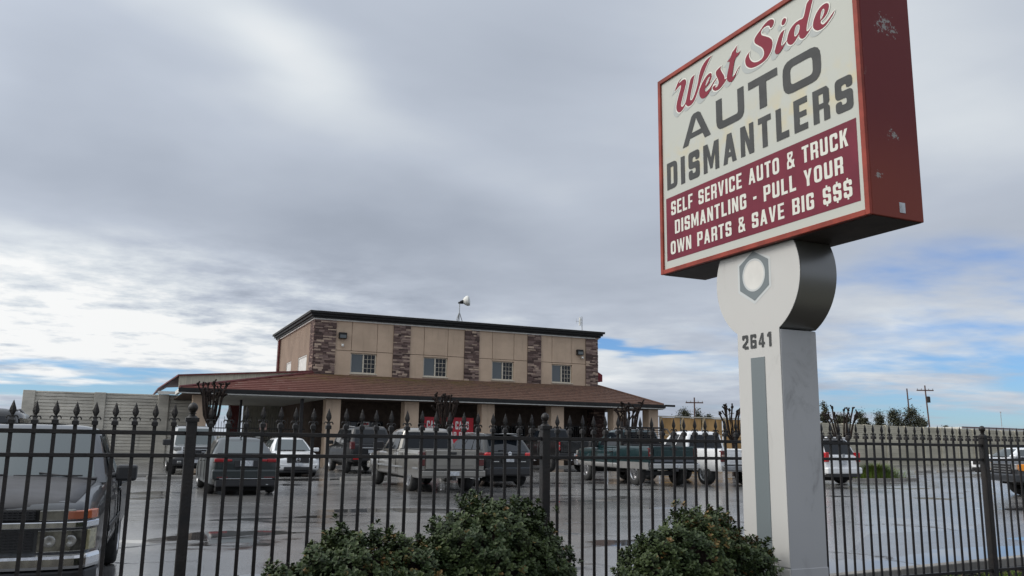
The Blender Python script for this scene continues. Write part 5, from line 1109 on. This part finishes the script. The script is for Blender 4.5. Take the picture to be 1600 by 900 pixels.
# ------------------------------------------------------------------ pollarded trees in the car park
def pollard(label, loc, h, seed, n=7, spread=.9, tr=.13):
    rnd_ = random.Random(seed)
    r = thing('pollarded_tree', label, 'tree', loc, rnd_.uniform(0, 6), 'pollarded trees in the car park')
    th = h*.46
    obj('trunk', MB().tube([(0, 0, -.05), (.01, .01, th*.3), (.02, -.02, th*.7), (.0, .0, th)], [tr*1.35, tr*1.05, tr, tr*1.15], 10), 'bark', r, smooth=True)
    q = MB()
    for k in range(n):
        a = 2*math.pi*k/n+rnd_.uniform(-.35, .35); s = spread*rnd_.uniform(.35, 1.); z1 = h*rnd_.uniform(.86, 1.)
        p0 = Vector((0, 0, th-.06)); p3 = Vector((math.cos(a)*s, math.sin(a)*s, z1))
        p1 = p0.lerp(p3, .35)+Vector((math.cos(a)*.10, math.sin(a)*.10, -.04)); p2 = p0.lerp(p3, .72)+Vector((rnd_.uniform(-.06, .06), rnd_.uniform(-.06, .06), .02))
        q.tube([p0, p1, p2, p3], [tr*.75, tr*.52, tr*.44, tr*.42], 7)
        q.sphere(p3, tr*rnd_.uniform(.6, .8), 7)
        for _ in range(rnd_.randint(1, 3)):
            d = Vector((rnd_.uniform(-1, 1), rnd_.uniform(-1, 1), rnd_.uniform(.0, .9))).normalized()*tr*rnd_.uniform(.9, 1.9)
            q.tube([p3, p3+d*.6, p3+d], [tr*.42, tr*.36, tr*.40], 6); q.sphere(p3+d, tr*.45, 6)
        if rnd_.random() < .6:
            d = Vector((rnd_.uniform(-.3, .3), rnd_.uniform(-.3, .3), rnd_.uniform(.25, .5)))
            q.tube([p2, p2+d*.6, p2+d], [tr*.34, tr*.30, tr*.36], 6); q.sphere(p2+d, tr*.48, 6)
    obj('limbs', q, 'bark', r, smooth=True)
pollard('pollarded bare tree with a thick fan of limbs before the carport', (3.70, 41.2, 0), 3.9, 4, 18, .80, .095)
pollard('pollarded bare tree in front of the red banner', (12.35, 33.9, 0), 3.4, 9, 10, .75, .10)
pollard('pollarded bare tree before the right end of the tiled porch roof', (21.2, 33.3, 0), 3.25, 12, 11, .66, .105)
pollard('pollarded bare tree just left of the white signpost before the brown boards', (26.2, 32., 0), 3.3, 21, 9, .85, .09)
pollard('pollarded bare tree on the island above the white estate car', (28.35, 27.4, .06), 3.05, 33, 9, .90, .08)

# ------------------------------------------------------------------ foliage
def leaf(q, p, d, up_, ln, w, tone, fold=.3):
    s = d.cross(up_)
    if s.length < 1e-4: s = Vector((1, 0, 0))
    s.normalize(); n_ = s.cross(d)
    m1 = p+d*ln*.70; l1 = m1+s*w+n_*w*fold; r1 = m1-s*w+n_*w*fold; tip = p+d*ln-n_*ln*.10
    a1 = p+d*ln*.32+s*w*.70+n_*w*fold*.5; b1 = p+d*ln*.32-s*w*.70+n_*w*fold*.5; mm = m1-n_*ln*.02
    o = len(q.v); q.v += [tuple(p), tuple(a1), tuple(l1), tuple(tip+s*w*.35), tuple(tip-s*w*.35), tuple(r1), tuple(b1), tuple(mm)]
    q.f += [(o, o+7, o+2, o+1), (o+7, o+4, o+3, o+2), (o, o+6, o+5, o+7), (o+7, o+5, o+4)]; q.tone += [tone]*4
def bush(label, loc, lobes, seed, brown=None, nsh=1500):
    rn = random.Random(seed); r = thing('evergreen_bush', label, 'bush', loc, 0, 'clipped evergreen bushes along the fence')
    q = MB(); vol = [a*b+b*c+a*c for _, _, _, a, b, c in lobes]; tot = sum(vol); made = 0
    while made < nsh:
        cx, cy, cz, a, b, c = rn.choices(lobes, vol)[0]
        v = Vector((rn.gauss(0, 1), rn.gauss(0, 1), rn.gauss(0, 1))).normalized()
        if v.z < -.35: continue
        bump = 1+.10*math.sin(v.x*7+cx*9)*math.sin(v.y*6+cz*5)+.08*math.sin(v.z*11+v.x*9)
        k = rn.uniform(.78, 1.02)*bump*(rn.uniform(1.06, 1.2) if rn.random() < .05 and v.z > .1 else 1.)
        p = Vector((cx+v.x*a*k, cy+v.y*b*k, cz+v.z*c*k))
        if any(((p.x-x)/A)**2+((p.y-y)/B)**2+((p.z-z)/C)**2 < .5 for x, y, z, A, B, C in lobes): continue
        if p.z < .02: continue
        made += 1
        ax = (Vector((v.x/a, v.y/b, v.z/c)).normalized()*.8+Vector((0, 0, .55))+Vector((rn.uniform(-.35, .35), rn.uniform(-.35, .35), rn.uniform(-.2, .3)))).normalized()
        t0 = rn.random()*.45 + .22*math.sin(p.x*9)*math.sin(p.z*11+p.y*7) + (.2 if rn.random() < .12 else 0); 
        dead = brown and rn.random() < brown(p)
        e1 = ax.orthogonal().normalized(); e2 = ax.cross(e1); ph = rn.random()*6.28; nl = rn.randint(7, 10)
        for i in range(nl):
            t = i/nl; an = ph+i*2.4; sp_ = 1.15-.75*t
            d = (ax*(1.05-sp_*.75)+(e1*math.cos(an)+e2*math.sin(an))*sp_).normalized()
            tone = (rn.uniform(.90, 1.) if rn.random() < .65 else rn.uniform(.3, .7)) if dead else min(.84, t0+t*.25+rn.uniform(-.1, .1))
            if not dead and rn.random() < .012: tone = rn.uniform(.9, 1.)
            leaf(q, p+ax*(t*.022-.01), d, ax, rn.uniform(.024, .040)*(1 if not dead else .85), rn.uniform(.0085, .0135), max(0., tone))
    obj('foliage', q, 'leaf', r)
    tw = MB()
    for k in range(70):
        cx, cy, cz, a, b, c = rn.choices(lobes, vol)[0]
        v = Vector((rn.gauss(0, 1), rn.gauss(0, 1), abs(rn.gauss(0, 1)))).normalized(); e = Vector((cx+v.x*a*.95, cy+v.y*b*.95, max(.05, cz+v.z*c*.95))); s0 = Vector((cx*.5, cy*.5, -.02))
        tw.tube([s0, s0.lerp(e, .5)+Vector((rn.uniform(-.06, .06), rn.uniform(-.06, .06), .04)), e], [.012, .007, .003], 5)
    for x, y, z, A, B, C in lobes:      # added solid dark core per lobe, closes gaps like a shaded inside
        rings = []
        for i in range(9):
            th = math.pi*i/8; rings.append([(x+A*.74*math.sin(th)*math.cos(2*math.pi*k/14)+.002, y+B*.74*math.sin(th)*math.sin(2*math.pi*k/14), z-C*.74*math.cos(th)) for k in range(14)])
        tw.loft(rings)
    obj('branches_dark_core', tw, 'bark', r)
    return r
bush('big rounded dark green bush, tallest of three, in front of the middle iron post', (2.32, 5.35, -.06), [(.0, 0, .68, .52, .44, .49), (.26, -.02, .52, .33, .38, .46), (-.36, .02, .55, .30, .34, .39), (-.02, -.08, .30, .62, .5, .38), (.06, .02, .83, .38, .30, .32)], 5, lambda p: .02, 4200)
bush('low spreading dark green bush, lowest of three, left of the big bush', (1.32, 5.25, -.06), [(.05, 0, .58, .36, .36, .43), (-.36, .0, .42, .34, .34, .40), (.40, .02, .54, .32, .34, .40), (-.1, -.06, .26, .68, .45, .34), (-.05, .05, .72, .20, .2, .27)], 8, lambda p: .20 if (p.z > .62 and p.x > .05) else .03, 3800)
bush('round dark green bush with browned top beside the white signpost', (3.90, 5.2, -.06), [(.02, 0, .62, .40, .38, .46), (.34, .0, .48, .34, .34, .42), (-.34, .0, .50, .32, .34, .42), (0, -.06, .28, .62, .45, .34), (.08, .02, .80, .24, .24, .27)], 11, lambda p: .30 if p.z > .84 and p.x > -.1 else (.12 if p.x > .35 else .03), 3800)
gc = MB(); rn = random.Random(2)
for _ in range(2600):
    a = rn.uniform(0, 6.28); rr = abs(rn.gauss(0, .42)); p = Vector((rr*1.5*math.cos(a), rr*.8*math.sin(a), 0)); l = rn.uniform(.45, .85)*(1-.45*min(1, rr)); b = Vector((math.cos(a), math.sin(a), 0))*rn.uniform(.3, .9)*l
    sd_ = Vector((-math.sin(a), math.cos(a), 0))*.009; q1 = p+b*.35+Vector((0, 0, l*.62)); q2 = p+b+Vector((0, 0, l*.92))
    o = len(gc.v); gc.v += [tuple(p-sd_), tuple(p+sd_), tuple(q1+sd_*.9), tuple(q1-sd_*.9), tuple(q2)]; gc.f += [(o, o+1, o+2, o+3), (o+3, o+2, o+4)]; gc.tone += [rn.uniform(0, .85) if rn.random() > .08 else 1.]*2
gr = obj('grass_clump', gc, 'grass'); gr.location = (29.9, 27.15, .06)
tag(gr, 'bright green arching grass clump on the kerbed island', 'plant')
def far_tree(label, loc, h, w, seed, lean=0., dens=1.):
    rn = random.Random(seed); r = thing('roadside_tree', label, 'tree', loc, 0, 'trees beyond the yard wall')
    obj('trunk', MB().tube([(0, 0, -.5), (lean*.3, 0, h*.4), (lean, .1, h*.8)], [.17, .12, .05], 7), 'bark', r)
    q = MB()
    for k in range(int(19*dens)):
        a = rn.uniform(0, 6.28); t = rn.random(); zc = h*(.38+.58*t); rr = w*(.95-.65*t)*rn.uniform(.1, .75); c = Vector((lean*t+rr*math.cos(a), rr*math.sin(a), zc)); cr = w*rn.uniform(.20, .40)
        for _ in range(130):
            v = Vector((rn.gauss(0, 1), rn.gauss(0, 1), rn.gauss(0, .9)))*cr*.6
            d = Vector((rn.uniform(-1, 1), rn.uniform(-1, 1), rn.uniform(-.8, .6))).normalized()
            leaf(q, c+v, d, Vector((0, 0, 1)), rn.uniform(.14, .26), rn.uniform(.045, .085), rn.random()*.84)
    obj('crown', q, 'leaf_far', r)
TREES = [(66.1, 92.0, 5.1, 1.5, 'small dark tree behind the brown boards, nearest the roof corner'), (67.3, 91.4, 5.9, 1.4, 'taller dark tree behind the brown boards, left of the utility pole'), (68.7, 90.8, 5.7, 1.5, 'round dark tree right at the utility pole behind the brown boards'), (69.9, 90.2, 5.1, 1.1, 'small thin tree right of the utility pole behind the brown boards'),
         (72.6, 72.6, 6.3, .9, 'slim tall tree rising just right of the white signpost'), (74.9, 71.6, 5.0, .9, 'short slim tree behind the island pollard'), (78.2, 72.2, 4.9, .8, 'narrow tree close right of the island pollard'), (80.6, 72., 5.0, .9, 'narrow tree left of the loose crowned one'), (97., 79.6, 4.8, 1.1, 'thin tree at the foot of the transformer pole'), (85.9, 83., 5.5, 1.5, 'bushy tree behind the beige wall right of the island pollard'), (88.0, 81.8, 5.9, 1.3, 'pointed tree behind the beige wall, second right of the island pollard'), (90.4, 80.8, 5.8, 1.7, 'loose crowned tree midway along the beige wall'),
         (83.6, 72.8, 5.7, 1.7, 'broad dense tree left of the two utility poles'), (85.4, 71.9, 6.0, 1.8, 'broadest dark tree right under the plain leaning pole'), (95.2, 78.7, 5.2, 1.5, 'low loose tree between the two right hand poles'), (98.5, 77.6, 4.1, .8, 'tiny tree right of the transformer pole'), (79.4, 77., 5.0, 1.2, 'small grey tree low behind the beige wall')]
for i, (x, y, h, w, lab) in enumerate(TREES): far_tree(lab, (x, y, 0), h, w, 40+i, random.uniform(-.3, .3), 1.3 if w > 1.6 else 1.)

# ------------------------------------------------------------------ utility poles and the lamp beyond the wall
def upole(label, loc, h, arm=True, tr=False, lean=0.):
    r = thing('utility_pole', label, 'utility pole', loc, R(-24.5), 'utility poles beyond the yard wall')
    obj('shaft', MB().tube([(lean, 0, -1), (0, 0, h)], [.12, .085], 10), 'pole_wood', r)
    if arm:
        obj('crossarm', MB().box(-1.15, 1.15, -.06, .06, h-.75, h-.60), 'pole_wood', r)
        for x in (-1.05, -.5, .5, 1.05): obj('insulator', MB().lathe([(.03, h-.6), (.06, h-.52), (.05, h-.42), (.01, h-.40)], (x, 0, 0), 'z', 8), 'dull_metal', r)
    if tr: obj('transformer', MB().lathe([(.02, h-2.35), (.25, h-2.33), (.25, h-1.6), (.18, h-1.5), (.02, h-1.48)], (.36, 0, 0), 'z', 14), 'cornice', r)
    if not arm: obj('side_bracket', MB().tube([(0, 0, h-1.6), (.35, 0, h-1.45), (.6, 0, h-1.35)], .05, 6), 'pole_wood', r)
upole('thin utility pole with one crossarm above the brown boards', (68.0, 90.7, 0), 7.3)
upole('plain leaning pole without crossarm rising from dark trees', (97.5, 82.4, 0), 9.2, False, False, .35)
upole('utility pole with crossarm and transformer drum beyond the beige wall', (99.7, 81.3, 0), 9.65, True, True, .45)
lp = thing('street_lamp', 'grey cobra head street lamp leaning in at the far right edge', 'street lamp', (81.5, 50.6, 0), R(-24.5))
obj('lamp_post', MB().tube([(0, 0, 0), (0, 0, 3.5), (-.6, 0, 4.05), (-2.2, 0, 4.75)], [.10, .07, .06, .05], 8), 'dull_metal', lp)
obj('lamp_head', MB().loft([[(-2.1, -.10, 4.70), (-2.1, .10, 4.70), (-2.1, .10, 4.78), (-2.1, -.10, 4.78)], [(-2.5, -.14, 4.74), (-2.5, .14, 4.74), (-2.5, .14, 4.88), (-2.5, -.14, 4.88)], [(-2.9, -.06, 4.86), (-2.9, .06, 4.86), (-2.9, .06, 4.92), (-2.9, -.06, 4.92)]]), 'dull_metal', lp)
lp = thing('street_lamp', 'thin grey lamp bracket just above the brown boards by the white signpost', 'street lamp', (61.0, 77.0, 0), R(-24.5))
obj('lamp_post', MB().tube([(0, 0, 0), (0, 0, 3.7), (.3, 0, 4.15), (1.3, 0, 4.75)], [.08, .06, .05, .04], 8), 'dull_metal', lp); obj('lamp_head', MB().box(1.2, 1.75, -.1, .1, 4.72, 4.84), 'dull_metal', lp)
tm = thing('radio_mast', 'very thin radio mast far behind the beige wall at right', 'mast', (114.4, 81., 0)); obj('mast_tube', MB().tube([(0, 0, 0), (0, 0, 6.3)], .05, 6), 'dull_metal', tm); obj('mast_cap', MB().lathe([(.09, 6.3), (.09, 6.45), (.02, 6.5)], n=8), 'dull_metal', tm)

# ------------------------------------------------------------------ leaf litter and weeds in the planting bed
lt = MB(); rn = random.Random(17)
for _ in range(2600):
    x = rn.uniform(-1, 12); p = Vector((x, rn.uniform(5.6, 6.6+x*.075), -.02+rn.uniform(0, .03))); d = Vector((rn.uniform(-1, 1), rn.uniform(-1, 1), rn.uniform(-.1, .35))).normalized()
    leaf(lt, p, d, Vector((0, 0, 1)), rn.uniform(.03, .065), rn.uniform(.009, .02), rn.choice((.92, .96, 1., .98, .3)))
tag(obj('leaf_litter', lt, 'leaf'), kind='stuff')
wd = MB()
for _ in range(90):
    x = rn.uniform(6.2, 11.2); c = Vector((x, rn.uniform(6.2, 6.5+x*.072), -.03))
    for _ in range(16):
        a = rn.uniform(0, 6.28); d = Vector((math.cos(a)*.6, math.sin(a)*.6, rn.uniform(.5, 1.2))).normalized(); leaf(wd, c, d, Vector((math.cos(a+1.5), math.sin(a+1.5), .3)), rn.uniform(.04, .12), rn.uniform(.004, .012), rn.random()*.8)
tag(obj('weeds', wd, 'grass'), kind='stuff')
